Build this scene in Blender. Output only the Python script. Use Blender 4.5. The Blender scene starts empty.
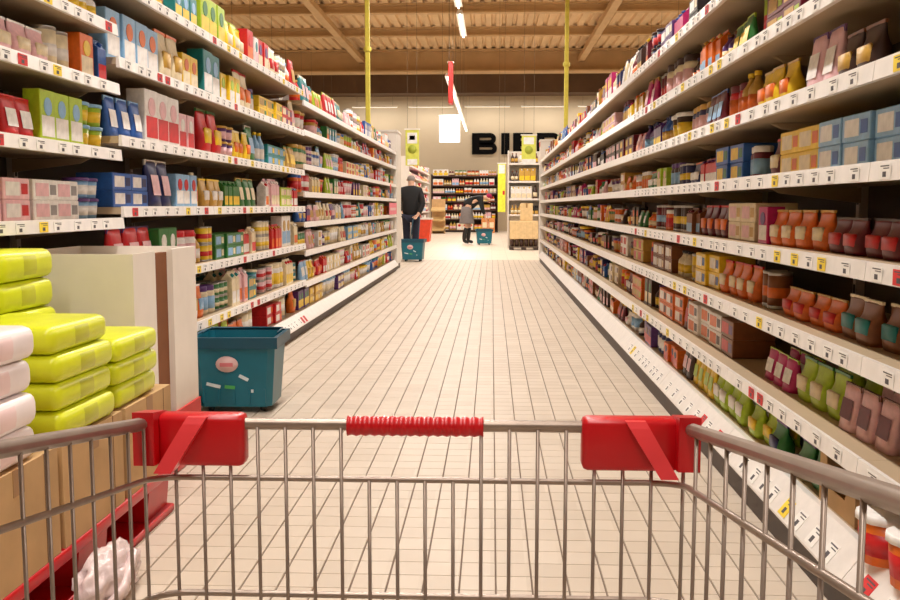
import bpy, bmesh, math, random
from mathutils import Vector, Matrix

random.seed(11)
S = bpy.context.scene
C = S.collection
PI = math.pi

# ------------------------------------------------------------------ camera, world, exposure
cd = bpy.data.cameras.new('camera')
cd.sensor_width = 36.0
cd.lens = 38.0
cd.clip_start = 0.02
cam = bpy.data.objects.new('camera', cd)
C.objects.link(cam)
cam.location = (0, 0, 1.0)
cam.rotation_euler = (math.radians(90 - 5.651), 0, math.radians(2.519))
S.camera = cam

w = bpy.data.worlds.new('world')
S.world = w
w.use_nodes = True
w.node_tree.nodes['Background'].inputs[0].default_value = (1.0, 0.86, 0.68, 1)
w.node_tree.nodes['Background'].inputs[1].default_value = 0.25

S.view_settings.view_transform = 'Standard'
S.view_settings.look = 'None'
S.view_settings.gamma = 1.0
S.view_settings.use_curve_mapping = False
S.view_settings.exposure = -0.2
LAMP_COLOR = (1.0, 0.945, 0.885)
LAMP_W = 100.0          # watts for each hanging fluorescent lamp


# ------------------------------------------------------------------ materials
def lin(c):
    return tuple(((v / 255) / 12.92 if v <= 10.3 else ((v / 255 + 0.055) / 1.055) ** 2.4) for v in c)


MATS = {}


def mat(name, rgb, rough=0.45, metal=0.0, var=0.10, scale=14.0, bump=0.0, emit=0.0, trans=0.0, alpha=1.0, spec=0.5):
    if name in MATS:
        return MATS[name]
    m = bpy.data.materials.new(name)
    m.use_nodes = True
    nt = m.node_tree
    b = nt.nodes['Principled BSDF']
    tc = nt.nodes.new('ShaderNodeTexCoord')
    no = nt.nodes.new('ShaderNodeTexNoise')
    no.inputs['Scale'].default_value = scale
    no.inputs['Detail'].default_value = 4
    nt.links.new(tc.outputs['Object'], no.inputs['Vector'])
    ra = nt.nodes.new('ShaderNodeValToRGB')
    c = lin(rgb)
    ra.color_ramp.elements[0].position = 0.3
    ra.color_ramp.elements[1].position = 0.7
    ra.color_ramp.elements[0].color = tuple(max(0, v * (1 - var)) for v in c) + (1,)
    ra.color_ramp.elements[1].color = tuple(min(1, v * (1 + var)) for v in c) + (1,)
    nt.links.new(no.outputs['Fac'], ra.inputs['Fac'])
    nt.links.new(ra.outputs['Color'], b.inputs['Base Color'])
    b.inputs['Roughness'].default_value = rough
    b.inputs['Metallic'].default_value = metal
    b.inputs['Specular IOR Level'].default_value = spec
    if trans:
        b.inputs['Transmission Weight'].default_value = trans
    if alpha < 1:
        b.inputs['Alpha'].default_value = alpha
    if emit:
        b.inputs['Emission Color'].default_value = tuple(c) + (1,)
        b.inputs['Emission Strength'].default_value = emit
    if bump:
        bp = nt.nodes.new('ShaderNodeBump')
        bp.inputs['Strength'].default_value = bump
        bp.inputs['Distance'].default_value = 0.01
        nt.links.new(no.outputs['Fac'], bp.inputs['Height'])
        nt.links.new(bp.outputs['Normal'], b.inputs['Normal'])
    MATS[name] = m
    return m


COL = {
    'red': (206, 30, 36), 'burgundy': (104, 18, 34), 'orange': (232, 112, 28), 'yellow': (246, 204, 40),
    'cream': (238, 222, 186), 'white': (240, 236, 232), 'pale pink': (238, 190, 196), 'magenta': (196, 36, 112),
    'purple': (92, 52, 120), 'navy': (34, 40, 92), 'blue': (48, 98, 178), 'sky blue': (140, 186, 226),
    'teal': (28, 130, 134), 'green': (48, 120, 56), 'lime': (176, 204, 40), 'brown': (130, 76, 40),
    'dark brown': (62, 36, 26), 'gold': (204, 160, 70), 'black': (26, 24, 26), 'grey': (150, 146, 146),
}


def pm(c):
    return mat('print_' + c.replace(' ', '_'), COL[c], rough=0.38, var=0.14, scale=30)


def tile_material():
    m = bpy.data.materials.new('cream_floor_tile')
    m.use_nodes = True
    nt = m.node_tree
    b = nt.nodes['Principled BSDF']
    g = nt.nodes.new('ShaderNodeNewGeometry')
    sn = nt.nodes.new('ShaderNodeVectorMath'); sn.operation = 'SNAP'
    sn.inputs[1].default_value = (0.096, 0.096, 10.0)
    nt.links.new(g.outputs['Position'], sn.inputs[0])
    wn = nt.nodes.new('ShaderNodeTexWhiteNoise'); wn.noise_dimensions = '3D'
    nt.links.new(sn.outputs[0], wn.inputs['Vector'])
    no = nt.nodes.new('ShaderNodeTexNoise'); no.inputs['Scale'].default_value = 5; no.inputs['Detail'].default_value = 6
    nt.links.new(g.outputs['Position'], no.inputs['Vector'])
    mx = nt.nodes.new('ShaderNodeMix'); mx.data_type = 'FLOAT'; mx.inputs[0].default_value = 0.55
    nt.links.new(wn.outputs['Value'], mx.inputs[2]); nt.links.new(no.outputs['Fac'], mx.inputs[3])
    ra = nt.nodes.new('ShaderNodeValToRGB')
    ra.color_ramp.elements[0].position = 0.15; ra.color_ramp.elements[1].position = 0.85
    ra.color_ramp.elements[0].color = lin((204, 188, 169)) + (1,)
    ra.color_ramp.elements[1].color = lin((219, 204, 186)) + (1,)
    nt.links.new(mx.outputs[0], ra.inputs['Fac'])
    nt.links.new(ra.outputs['Color'], b.inputs['Base Color'])
    b.inputs['Roughness'].default_value = 0.5
    return m


# ------------------------------------------------------------------ mesh helpers
class MB:
    def __init__(s):
        s.v = []; s.f = []; s.m = []; s.sm = []

    def add(s, verts, faces, mi=0, smooth=False, M=None):
        o = len(s.v)
        if M is not None:
            verts = [M @ Vector(p) for p in verts]
        s.v += [tuple(p) for p in verts]
        for f in faces:
            s.f.append(tuple(i + o for i in f)); s.m.append(mi); s.sm.append(smooth)
        return s

    def box(s, a, b, mi=0, M=None):
        x0, y0, z0 = [min(p, q) for p, q in zip(a, b)]
        x1, y1, z1 = [max(p, q) for p, q in zip(a, b)]
        v = [(x0, y0, z0), (x1, y0, z0), (x1, y1, z0), (x0, y1, z0), (x0, y0, z1), (x1, y0, z1), (x1, y1, z1), (x0, y1, z1)]
        f = [(0, 3, 2, 1), (4, 5, 6, 7), (0, 1, 5, 4), (1, 2, 6, 5), (2, 3, 7, 6), (3, 0, 4, 7)]
        return s.add(v, f, mi, False, M)

    def rbox(s, a, b, r, seg=2, mi=0, M=None, smooth=True):
        bm = bmesh.new()
        bmesh.ops.create_cube(bm, size=1)
        c = [(p + q) / 2 for p, q in zip(a, b)]; d = [abs(q - p) for p, q in zip(a, b)]
        for v in bm.verts:
            v.co = Vector((c[0] + v.co.x * d[0], c[1] + v.co.y * d[1], c[2] + v.co.z * d[2]))
        bmesh.ops.bevel(bm, geom=list(bm.edges), offset=min(r, min(d) * 0.49), segments=seg, profile=0.5, affect='EDGES')
        s.add_bm(bm, mi, smooth, M)
        return s

    def add_bm(s, bm, mi=0, smooth=True, M=None):
        bm.verts.index_update()
        s.add([v.co.copy() for v in bm.verts], [[v.index for v in f.verts] for f in bm.faces], mi, smooth, M)
        bm.free()

    def lathe(s, prof, n=14, mi=0, M=None, smooth=True, sx=1, sy=1):
        v = []; f = []
        for r, z in prof:
            for k in range(n):
                t = 2 * PI * k / n
                v.append((r * math.cos(t) * sx, r * math.sin(t) * sy, z))
        for i in range(len(prof) - 1):
            for k in range(n):
                k2 = (k + 1) % n
                f.append((i * n + k, i * n + k2, (i + 1) * n + k2, (i + 1) * n + k))
        f.append(tuple(reversed(range(n))))
        f.append(tuple(range((len(prof) - 1) * n, len(prof) * n)))
        return s.add(v, f, mi, smooth, M)

    def tube(s, pts, r, n=8, mi=0, closed=False, radii=None):
        P = [Vector(p) for p in pts]
        N = len(P); v = []; f = []
        up = None
        for i in range(N):
            if closed:
                t = (P[(i + 1) % N] - P[i - 1]).normalized()
            else:
                t = (P[min(i + 1, N - 1)] - P[max(i - 1, 0)]).normalized()
            if up is None:
                up = Vector((0, 0, 1)) if abs(t.z) < 0.9 else Vector((1, 0, 0))
            a = (up - t * up.dot(t))
            if a.length < 1e-5:
                a = t.orthogonal()
            a.normalize(); b = t.cross(a); up = a
            rr = radii[i] if radii else r
            for k in range(n):
                q = 2 * PI * k / n
                v.append(P[i] + a * (rr * math.cos(q)) + b * (rr * math.sin(q)))
        R = N if closed else N - 1
        for i in range(R):
            j = (i + 1) % N
            for k in range(n):
                k2 = (k + 1) % n
                f.append((i * n + k, i * n + k2, j * n + k2, j * n + k))
        if not closed:
            f.append(tuple(reversed(range(n)))); f.append(tuple(range((N - 1) * n, N * n)))
        return s.add(v, f, mi, True)

    def prism(s, poly, axis, a, b, mi=0, M=None):
        # poly: list of 2D points in the plane across `axis`
        n = len(poly)

        def put(p, t):
            return {'x': (t, p[0], p[1]), 'y': (p[0], t, p[1]), 'z': (p[0], p[1], t)}[axis]
        v = [put(p, a) for p in poly] + [put(p, b) for p in poly]
        f = [tuple(reversed(range(n))), tuple(range(n, 2 * n))]
        for i in range(n):
            j = (i + 1) % n
            f.append((i, j, n + j, n + i))
        return s.add(v, f, mi, False, M)

    def mesh(s, name):
        me = bpy.data.meshes.new(name)
        me.from_pydata(s.v, [], s.f)
        me.polygons.foreach_set('material_index', s.m)
        me.polygons.foreach_set('use_smooth', s.sm)
        bm = bmesh.new(); bm.from_mesh(me)
        bmesh.ops.recalc_face_normals(bm, faces=bm.faces)
        bm.to_mesh(me); bm.free()
        me.update()
        return me


def obj(name, me, mats, parent=None, loc=None, rotz=None):
    if isinstance(me, MB):
        me = me.mesh(name)
    if not isinstance(mats, (list, tuple)):
        mats = [mats]
    o = bpy.data.objects.new(name, me)
    C.objects.link(o)
    if len(me.materials) == 0:
        for m in mats:
            me.materials.append(m)
    else:
        for i, m in enumerate(mats):
            if me.materials[i] is not m:
                o.material_slots[i].link = 'OBJECT'
                o.material_slots[i].material = m
    if parent is not None:
        o.parent = parent
    if loc is not None:
        o.location = loc
    if rotz is not None:
        o.rotation_euler = (0, 0, rotz)
    return o


def empty(name, loc=(0, 0, 0), rotz=0.0):
    o = bpy.data.objects.new(name, None)
    o.empty_display_size = 0.05
    C.objects.link(o)
    o.location = loc
    o.rotation_euler = (0, 0, rotz)
    return o


def tag(o, label, cat, group=None):
    o['label'] = label; o['category'] = cat
    if group:
        o['group'] = group
    return o


def structure(o):
    o['kind'] = 'structure'
    return o


KIDS = {}


def copy_tree(o, parent=None):
    c = o.copy(); C.objects.link(c)
    if parent is not None:
        c.parent = parent
    for ch in o.children:
        copy_tree(ch, c)
    return c


ORD = ['lowest', 'second', 'third', 'fourth', 'fifth', 'sixth', 'seventh', 'eighth', 'ninth']
NTH = ['nearest', 'second', 'third', 'fourth', 'fifth', 'sixth', 'seventh', 'eighth', 'ninth', 'tenth', 'eleventh', 'twelfth', 'thirteenth', 'fourteenth']

# ------------------------------------------------------------------ common materials
M_white = mat('white_painted_steel', (226, 218, 208), rough=0.35, var=0.04, scale=3)
M_board = mat('bounce_tan_shelf_board', (188, 166, 136), rough=0.45, var=0.05, scale=3)  # floor bounce on the undersides is put into this tan
M_panel = mat('darkened_brown_grey_steel', (92, 78, 66), rough=0.55, var=0.06, scale=3)  # back panels: shade of the shelf voids is put into the dark colour
M_kick = mat('dark_brown_plinth', (66, 50, 42), rough=0.5, var=0.12)
M_rail = mat('white_price_rail', (240, 234, 228), rough=0.28, var=0.05, scale=22)
M_kraft = mat('kraft_cardboard', (202, 164, 116), rough=0.8, var=0.09, scale=9)
M_wcard = mat('white_cardboard', (232, 222, 210), rough=0.7, var=0.04, scale=6)
M_redp = mat('red_plastic', (200, 14, 26), rough=0.32, var=0.06, scale=8)
M_redl = mat('bright_red_plastic', (236, 66, 72), rough=0.3, var=0.05, scale=8)
M_chrome = mat('zinc_wire', (158, 142, 130), rough=0.38, metal=0.6, var=0.08, scale=40)
M_teal = mat('turquoise_plastic', (10, 104, 124), rough=0.36, var=0.08, scale=9)
M_teald = mat('dark_turquoise_plastic', (8, 72, 92), rough=0.4, var=0.08, scale=9)
M_rubber = mat('black_rubber', (30, 28, 28), rough=0.7)
M_dark = mat('dark_metal', (48, 44, 42), rough=0.5)
M_ticket = mat('white_paper_ticket', (246, 242, 236), rough=0.6, var=0.02)
M_ink = mat('grey_print', (84, 80, 84), rough=0.6)
M_yel = mat('yellow_paint', (206, 190, 70), rough=0.5)
M_ygr = mat('yellow_green_card', (222, 226, 96), rough=0.5)
M_tile = tile_material()

# ------------------------------------------------------------------ the hall: floor, walls, ceiling
HX0, HX1, HY0, HY1, HZ = -14.0, 14.0, -9.0, 38.5, 6.3
TP = 0.096
fl = MB()
fl.box((HX0, HY0, -0.12), (HX1, HY1, -0.004))
floor = structure(obj('floor', fl, mat('grout_brown', (122, 104, 90), rough=0.8, var=0.1)))


def tile_shape(mb, x0, y0, x1, y1):
    c = 0.0012
    v = [(x0, y0, -0.0045), (x1, y0, -0.0045), (x1, y1, -0.0045), (x0, y1, -0.0045),
         (x0 + c, y0 + c, 0), (x1 - c, y0 + c, 0), (x1 - c, y1 - c, 0), (x0 + c, y1 - c, 0)]
    mb.add(v, [(4, 5, 6, 7), (0, 1, 5, 4), (1, 2, 6, 5), (2, 3, 7, 6), (3, 0, 4, 7)])


GX, GY = 0.0034, 0.0012     # wide joints along the aisle, hairline joints across it
one = MB(); tile_shape(one, 0, 0, TP - GX, TP - GY)
one_me = one.mesh('tile')
YT0, YT1 = -1.44, 17.76
XA0, XA1 = -1.52 - 0.096 * 4, 0.96
nx = int(round((XA1 - XA0) / TP)); ny = int(round((YT1 - YT0) / TP))
cells = []
for i in range(nx):
    for j in range(ny):
        cells.append((XA0 + i * TP, YT0 + j * TP))


def seen(c):
    x, y = c
    return y > 2.30 and (x - 0.0) > -0.53 * y - 0.02 and -1.0 < x < 0.84


near = sorted([c for c in cells if seen(c)], key=lambda c: c[1])[:300]
ns = set(near)
for x, y in near:
    obj('tile', one_me, M_tile, floor, (x, y, random.uniform(-0.0004, 0.0)))
rest = MB()
for c in cells:
    if c not in ns:
        tile_shape(rest, c[0], c[1], c[0] + TP - GX, c[1] + TP - GY)
ro = obj('tile_field', rest, M_tile, floor); ro['kind'] = 'stuff'
# the wider hall floor: larger pale slabs beyond the aisle
sl = MB()
for (x0, x1, y0, y1) in ((HX0, XA0 - 0.004, HY0, YT1), (XA1 + 0.002, HX1, HY0, YT1), (XA0 - 0.004, XA1 + 0.002, HY0, YT0 - 0.004), (HX0, HX1, YT1 + 0.004, HY1)):
    sl.box((x0, y0, -0.01), (x1, y1, -0.0005))


def pale_floor():
    m = bpy.data.materials.new('pale_floor'); m.use_nodes = True
    nt = m.node_tree; b = nt.nodes['Principled BSDF']
    g = nt.nodes.new('ShaderNodeNewGeometry')
    br = nt.nodes.new('ShaderNodeTexBrick')
    br.offset = 0
    br.inputs['Color1'].default_value = lin((232, 218, 198)) + (1,)
    br.inputs['Color2'].default_value = lin((226, 210, 190)) + (1,)
    br.inputs['Mortar'].default_value = lin((196, 180, 162)) + (1,)
    br.inputs['Scale'].default_value = 1
    br.inputs['Mortar Size'].default_value = 0.003
    br.inputs['Brick Width'].default_value = 0.3; br.inputs['Row Height'].default_value = 0.3
    nt.links.new(g.outputs['Position'], br.inputs['Vector'])
    nt.links.new(br.outputs['Color'], b.inputs['Base Color'])
    b.inputs['Roughness'].default_value = 0.42
    return m


obj('floor_slab', sl, pale_floor(), floor)['kind'] = 'stuff'

M_wall = mat('warm_beige_wall', (212, 194, 164), rough=0.8, var=0.03, scale=1.5)
M_ceil = mat('tan_roof_deck', (222, 190, 146), rough=0.7, var=0.08, scale=1.0)
M_beam = mat('tan_steel_beam', (200, 166, 120), rough=0.6, var=0.08, scale=2)
M_dbeam = mat('dark_brown_beam', (96, 70, 46), rough=0.7, var=0.12, scale=2)
structure(obj('wall_back', MB().box((HX0, HY1, 0), (HX1, HY1 + 0.2, HZ + 0.3)), M_wall))
structure(obj('wall_left', MB().box((HX0 - 0.2, HY0, 0), (HX0, HY1, HZ + 0.3)), M_wall))
structure(obj('wall_right', MB().box((HX1, HY0, 0), (HX1 + 0.2, HY1, HZ + 0.3)), M_wall))
structure(obj('wall_front', MB().box((HX0, HY0 - 0.2, 0), (HX1, HY0, HZ + 0.3)), M_wall))
# corrugated roof deck: ribs running along the aisle
dk = MB()
poly = []
x = HX0
while x < HX1 - 0.01:
    poly += [(x, HZ), (x + 0.16, HZ), (x + 0.19, HZ + 0.07), (x + 0.27, HZ + 0.07)]
    x += 0.30
poly += [(HX1, HZ), (HX1, HZ + 0.3), (HX0, HZ + 0.3)]
v = []; f = []
n = len(poly)
for yy in (HY0, HY1):
    v += [(p[0], yy, p[1]) for p in poly]
for i in range(n):
    j = (i + 1) % n
    f.append((i, j, n + j, n + i))
dk.add(v, f)
ceil = structure(obj('ceiling', dk, M_ceil))


def ibeam(y, z0, z1, wd, m, name):
    b = MB()
    b.box((HX0, y - wd / 2, z0), (HX1, y + wd / 2, z0 + 0.05))
    b.box((HX0, y - wd / 2, z1 - 0.05), (HX1, y + wd / 2, z1))
    b.box((HX0, y - 0.04, z0 + 0.05), (HX1, y + 0.04, z1 - 0.05))
    return obj(name, b, m, ceil)


for yb in (2.0, 8.0, 14.0, 20.0, 25.6, 29.0):
    ibeam(yb, HZ - 0.26, HZ, 0.22, M_beam, 'roof_beam')
ibeam(33.2, HZ - 0.75, HZ, 0.7, M_beam, 'roof_beam')
bd = MB(); bd.box((HX0, 36.0, 5.2), (HX1, 36.6, HZ))
obj('roof_beam', bd, M_dbeam, ceil)
bd = MB(); bd.box((HX0, 37.8, 5.35), (HX1, HY1, HZ))
obj('roof_beam', bd, M_dbeam, ceil)
for xb in (-4.6, 2.9):
    b = MB(); b.box((xb, HY0, HZ - 0.42), (xb + 0.2, 36.0, HZ - 0.26))
    obj('roof_joist', b, M_beam, ceil)

# ------------------------------------------------------------------ hanging fluorescent lamps
M_wire = mat('grey_steel_wire', (112, 100, 86), rough=0.6)
M_tube = mat('lit_fluorescent_tube', (255, 246, 230), emit=7.0, var=0.0)
ROWN = {-6.5: 'as added fill left of the aisle', -0.62: 'over the main aisle', 4.2: 'as added fill right of the aisle', -0.92: 'over the cross aisle'}
lamp_mesh = {}


def lamp(x, y, z, L, label, watt=LAMP_W):
    r = empty('fluorescent_lamp', (x, y, z))
    tag(r, label, 'lamp', 'hanging fluorescent lamps')
    if L not in lamp_mesh:
        h = MB(); h.prism([(-0.07, 0.0), (0.07, 0.0), (0.04, 0.07), (-0.04, 0.07)], 'y', -L / 2, L / 2)
        t = MB(); t.tube([(0, -L / 2 + 0.03, -0.02), (0, L / 2 - 0.03, -0.02)], 0.018, 8)
        lamp_mesh[L] = (h.mesh('housing'), t.mesh('tube'))
    obj('housing', lamp_mesh[L][0], mat('white_lamp_housing', (238, 232, 222), rough=0.4), r)
    obj('tube', lamp_mesh[L][1], M_tube, r)
    for s in (-1, 1):
        obj('suspension_wire', MB().tube([(0, s * L * 0.35, 0.07), (0, s * L * 0.35, HZ - z - 0.002)], 0.004, 5), M_wire, r)
    ld = bpy.data.lights.new('tube_light', 'AREA')
    ld.shape = 'RECTANGLE'; ld.size = 0.16; ld.size_y = L
    ld.energy = watt; ld.color = LAMP_COLOR
    lo = bpy.data.objects.new('tube_light', ld); C.objects.link(lo); lo.parent = r
    lo.location = (0, 0, -0.05)
    return r


for x, z, wt in ((-6.5, 4.2, 0.2), (-0.62, 4.6, 1.0), (4.2, 4.6, 0.8)):  # the two outer rows are unseen, added to light the opposite shelves
    for k in range(8):
        y = -1.5 + k * 3.0
        lamp(x, y, z, 2.4, f'white fluorescent tube lamp hanging {ROWN[x]}, {NTH[k]} in its row', LAMP_W * wt)
for k in range(4):
    lamp(-0.95, 22.4 + k * 3.7, 3.75, 3.6, f'long white tube lamp hanging low over the cross aisle, {NTH[k]} of four')
for x in (-6.0, 4.5):
    for k in range(4):
        lamp(x, 23.0 + k * 4, 4.6, 2.4, f'white tube lamp hanging {"left" if x < 0 else "right"} of the far cross aisle, {NTH[k]} of four')
for k, x in enumerate((-2.4, -0.2, 2.0, 4.2, -4.6)):
    r = empty('wall_strip_light', (x, 37.6, 4.85))
    tag(r, f'thin white strip light near the lettered wall, {["second from left", "middle", "second from right", "rightmost", "leftmost"][k]} of five', 'lamp', 'strip lights by the back wall')
    obj('housing', MB().box((-0.9, -0.03, 0), (0.9, 0.03, 0.04)), mat('white_lamp_housing', (238, 232, 222)), r)
    obj('tube', MB().tube([(-0.88, 0, -0.012), (0.88, 0, -0.012)], 0.012, 6), mat('dim_lit_tube', (255, 240, 214), emit=1.2), r)
    for s in (-0.7, 0.7):
        obj('suspension_wire', MB().tube([(s, 0, 0.04), (s, 0, HZ - 4.85)], 0.003, 4), M_wire, r)
    ld = bpy.data.lights.new('tube_light', 'AREA'); ld.shape = 'RECTANGLE'; ld.size = 1.8; ld.size_y = 0.06
    ld.energy = 22; ld.color = LAMP_COLOR
    lo = bpy.data.objects.new('tube_light', ld); C.objects.link(lo); lo.parent = r; lo.location = (0, 0, -0.03)
    lo.rotation_euler = (math.radians(25), 0, 0)

# ------------------------------------------------------------------ gondola shelving
LX, RX = -1.49, 0.86
BD = 0.50                      # bay depth
cache = {}


def rail_profile(s, base):
    if base:
        return [(0.026 * s, 0.004), (0.032 * s, 0.004), (0.05 * s, 0), (0.05 * s, -0.075), (-0.02 * s, -0.09), (-0.035 * s, -0.082), (-0.035 * s, -0.076)]
    return [(-0.004 * s, 0.004), (0.006 * s, 0.004), (0.008 * s, -0.040), (-0.008 * s, -0.040)]


TCOL = [M_ticket] * 9 + [ mat('yellow_ticket', (250, 216, 60), rough=0.6), mat('red_ticket', (214, 44, 46), rough=0.6)]


def bay(side, y0, wd, levels, label, tickets=False, base=True, last=False):
    s = 1 if side == 'right' else -1
    x0 = RX if s > 0 else LX
    root = empty('shelving_bay', (x0, y0, 0))
    tag(root, label, 'shelving', f'shelving bays on the {side} of the aisle')
    key = (side, wd, base)
    if key not in cache:
        c = {}
        c['plinth'] = MB().box((0.0, 0.001, 0.0), (s * BD, wd - 0.001, 0.088)).mesh('plinth')
        c['back'] = MB().box((s * (BD - 0.03), 0.031, 0.088 if base else 0.0), (s * BD, wd - 0.001, 2.08)).mesh('back_panel')
        up = MB(); up.box((s * (BD - 0.06), 0.001, 0.088), (s * BD, 0.03, 2.12))
        for k in range(16):
            up.box((s * (BD - 0.062), 0.008, 0.2 + k * 0.115), (s * (BD - 0.06), 0.022, 0.26 + k * 0.115), 1)
        c['upright'] = up.mesh('upright')
        c['shelf'] = MB().box((s * 0.008, 0.001, -0.028), (s * (BD - 0.06), wd - 0.001, 0.0)).mesh('shelf')
        c['bshelf'] = MB().box((s * 0.05, 0.001, -0.07), (s * (BD - 0.06), wd - 0.001, 0.0)).mesh('shelf')
        c['rail'] = MB().prism(rail_profile(s, False), 'y', 0.002, wd - 0.002).mesh('price_rail')
        c['brail'] = MB().prism([(p[0], p[1]) for p in rail_profile(s, True)], 'y', 0.002, wd - 0.002).mesh('price_rail')
        c['bracket'] = MB().prism([(s * (BD - 0.06), -0.03), (s * 0.12, -0.03), (s * 0.16, -0.05), (s * (BD - 0.06), -0.085)], 'y', 0.004, 0.012).mesh('bracket')
        t = MB(); t.box((-0.0012, 0, 0), (0.0, 0.06, 0.034)); t.box((-0.0016, 0.006, 0.0275), (-0.001, 0.052, 0.030), 1); t.box((-0.0016, 0.006, 0.0225), (-0.001, 0.036, 0.0245), 1); t.box((-0.0016, 0.022, 0.005), (-0.001, 0.040, 0.0165), 1)
        c['ticket'] = t.mesh('price_ticket')
        cache[key] = c
    c = cache[key]
    if base:
        obj('plinth', c['plinth'], M_kick, root)
    obj('back_panel', c['back'], M_panel, root)
    obj('upright', c['upright'], [M_white, M_dark], root)
    if last:
        obj('upright', c['upright'], [M_white, M_dark], root, (0, wd - 0.031, 0))
    for i, z in enumerate(levels):
        isb = base and i == 0
        sh = obj('shelf', c['bshelf'] if isb else c['shelf'], M_board, root, (0, 0, z))
        obj('price_rail', c['brail'] if isb else c['rail'], M_rail, sh)
        for yy in (0.0, wd - 0.018):
            if not isb:
                obj('bracket', c['bracket'], M_board, sh, (0, yy, 0))
        if tickets:
            yy = 0.05 + random.random() * 0.05
            while yy < wd - 0.08:
                t = obj('price_ticket', c['ticket'], [random.choice(TCOL), M_ink], sh)
                if isb:
                    t.location = (-0.0245 * s - 0.004 * s, yy, -0.078)
                    t.rotation_euler = (0, math.radians(35) * s, 0)
                    t.location = (-0.0312 * s, yy, -0.0695)
                    t.rotation_euler = (0, math.radians(38.5) * (1 if s > 0 else -1), 0)
                    t.scale = (1, 1, 1.6)
                else:
                    t.location = (-0.0076 * s, yy, -0.037)
                if s < 0 and not isb:
                    t.rotation_euler = (0, 0, PI); t.location.y += 0.06
                elif s < 0:
                    t.scale = (-1, 1, 1.6)
                yy += random.uniform(0.09, 0.17)
    return root


# ------------------------------------------------------------------ products
# every builder returns [(part name, MB, slot)], slot 0 body / 1 label / 2 accent / 3 fixed white / 4 fixed dark
def p_carton(w=0.13, h=0.19, d=0.07):
    a = MB().rbox((-w / 2, 0, 0), (w / 2, d, h), 0.003, 1, smooth=False)
    l = MB().box((-w * 0.42, -0.0008, h * 0.10), (w * 0.42, 0.002, h * 0.50))
    e = MB(); e.lathe([(w * 0.26, -0.0015), (w * 0.26, 0.002)], 14, M=Matrix.Translation((0, 0, h * 0.68)) @ Matrix.Rotation(PI / 2, 4, 'X'), smooth=False)
    return [('box_body', a, 0), ('label', l, 1), ('emblem', e, 2)]


def p_flatbox(w=0.20, h=0.07, d=0.16):
    a = MB().rbox((-w / 2, 0, 0), (w / 2, d, h), 0.003, 1, smooth=False)
    l = MB().box((-w * 0.40, -0.0008, h * 0.18), (w * 0.12, 0.002, h * 0.82))
    e = MB().box((w * 0.18, -0.0008, h * 0.25), (w * 0.42, 0.002, h * 0.75))
    return [('box_body', a, 0), ('label', l, 1), ('emblem', e, 2)]


def p_bag(w=0.14, h=0.20, d=0.08):
    m = MB(); v = []; f = []
    rows = 9; cols = 14
    for i in range(rows):
        t = i / (rows - 1)
        if t < 0.9:
            u = t / 0.9
            dd = d * 0.5 * (0.55 + 0.45 * math.sin(PI * min(1, u * 1.05 + 0.18))) * (1 - 0.75 * max(0, u - 0.55) / 0.45)
            ww = w * 0.5 * (0.96 - 0.08 * math.sin(PI * u))
        else:
            dd = 0.003; ww = w * 0.47
        for k in range(cols):
            a = 2 * PI * k / cols
            cx, sy = math.cos(a), math.sin(a)
            x = ww * math.copysign(abs(cx) ** 0.5, cx); y = dd * math.copysign(abs(sy) ** 0.7, sy)
            v.append((x, y + d / 2, h * t))
    for i in range(rows - 1):
        for k in range(cols):
            k2 = (k + 1) % cols
            f.append((i * cols + k, i * cols + k2, (i + 1) * cols + k2, (i + 1) * cols + k))
    f.append(tuple(range(cols))); f.append(tuple(range((rows - 1) * cols, rows * cols)))
    m.add(v, f, 0, True)
    l = MB(); l.rbox((-w * 0.33, d * 0.0, h * 0.22), (w * 0.33, d * 0.2, h * 0.58), 0.006, 1)
    e = MB().box((-w * 0.475, d / 2 - 0.0045, h * 0.93), (w * 0.475, d / 2 + 0.0045, h))
    return [('bag_body', m, 0), ('label', l, 1), ('top_seal', e, 2)]


def p_bottle(w=0.08, h=0.24, d=0.08):
    r = w / 2
    M = Matrix.Translation((0, r, 0))
    b = MB().lathe([(r * 0.9, 0), (r, 0.008), (r, h * 0.55), (r * 0.92, h * 0.63), (r * 0.5, h * 0.76), (r * 0.34, h * 0.84), (r * 0.34, h * 0.92)], 12, M=M)
    l = MB().lathe([(r * 1.015, h * 0.16), (r * 1.015, h * 0.48)], 12, M=M)
    c = MB().lathe([(r * 0.42, h * 0.90), (r * 0.42, h * 0.995), (r * 0.38, h)], 12, M=M)
    return [('bottle_body', b, 0), ('label', l, 1), ('cap', c, 2)]


def p_jar(w=0.085, h=0.13, d=0.085):
    r = w / 2
    M = Matrix.Translation((0, r, 0))
    b = MB().lathe([(r * 0.9, 0), (r, 0.008), (r, h * 0.72), (r * 0.86, h * 0.83)], 14, M=M)
    l = MB().lathe([(r * 1.015, h * 0.16), (r * 1.015, h * 0.62)], 14, M=M)
    c = MB().lathe([(r * 0.92, h * 0.81), (r * 0.94, h * 0.83), (r * 0.94, h * 0.98), (r * 0.88, h)], 14, M=M)
    return [('jar_body', b, 0), ('label', l, 1), ('lid', c, 2)]


def p_can(w=0.085, h=0.12, d=0.085):
    r = w / 2
    M = Matrix.Translation((0, r, 0))
    b = MB().lathe([(r * 0.96, 0), (r, 0.003), (r, 0.007), (r * 0.975, 0.009), (r * 0.975, h - 0.009), (r, h - 0.007), (r, h - 0.002), (r * 0.95, h - 0.001), (r * 0.94, h - 0.005)], 14, M=M)
    l = MB().lathe([(r * 0.99, 0.012), (r * 0.99, h - 0.012)], 14, M=M)
    e = MB().lathe([(r * 1.0, h * 0.30), (r * 1.0, h * 0.58)], 14, M=M)
    return [('can_body', b, 5), ('label', l, 0), ('label_band', e, 1)]


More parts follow.
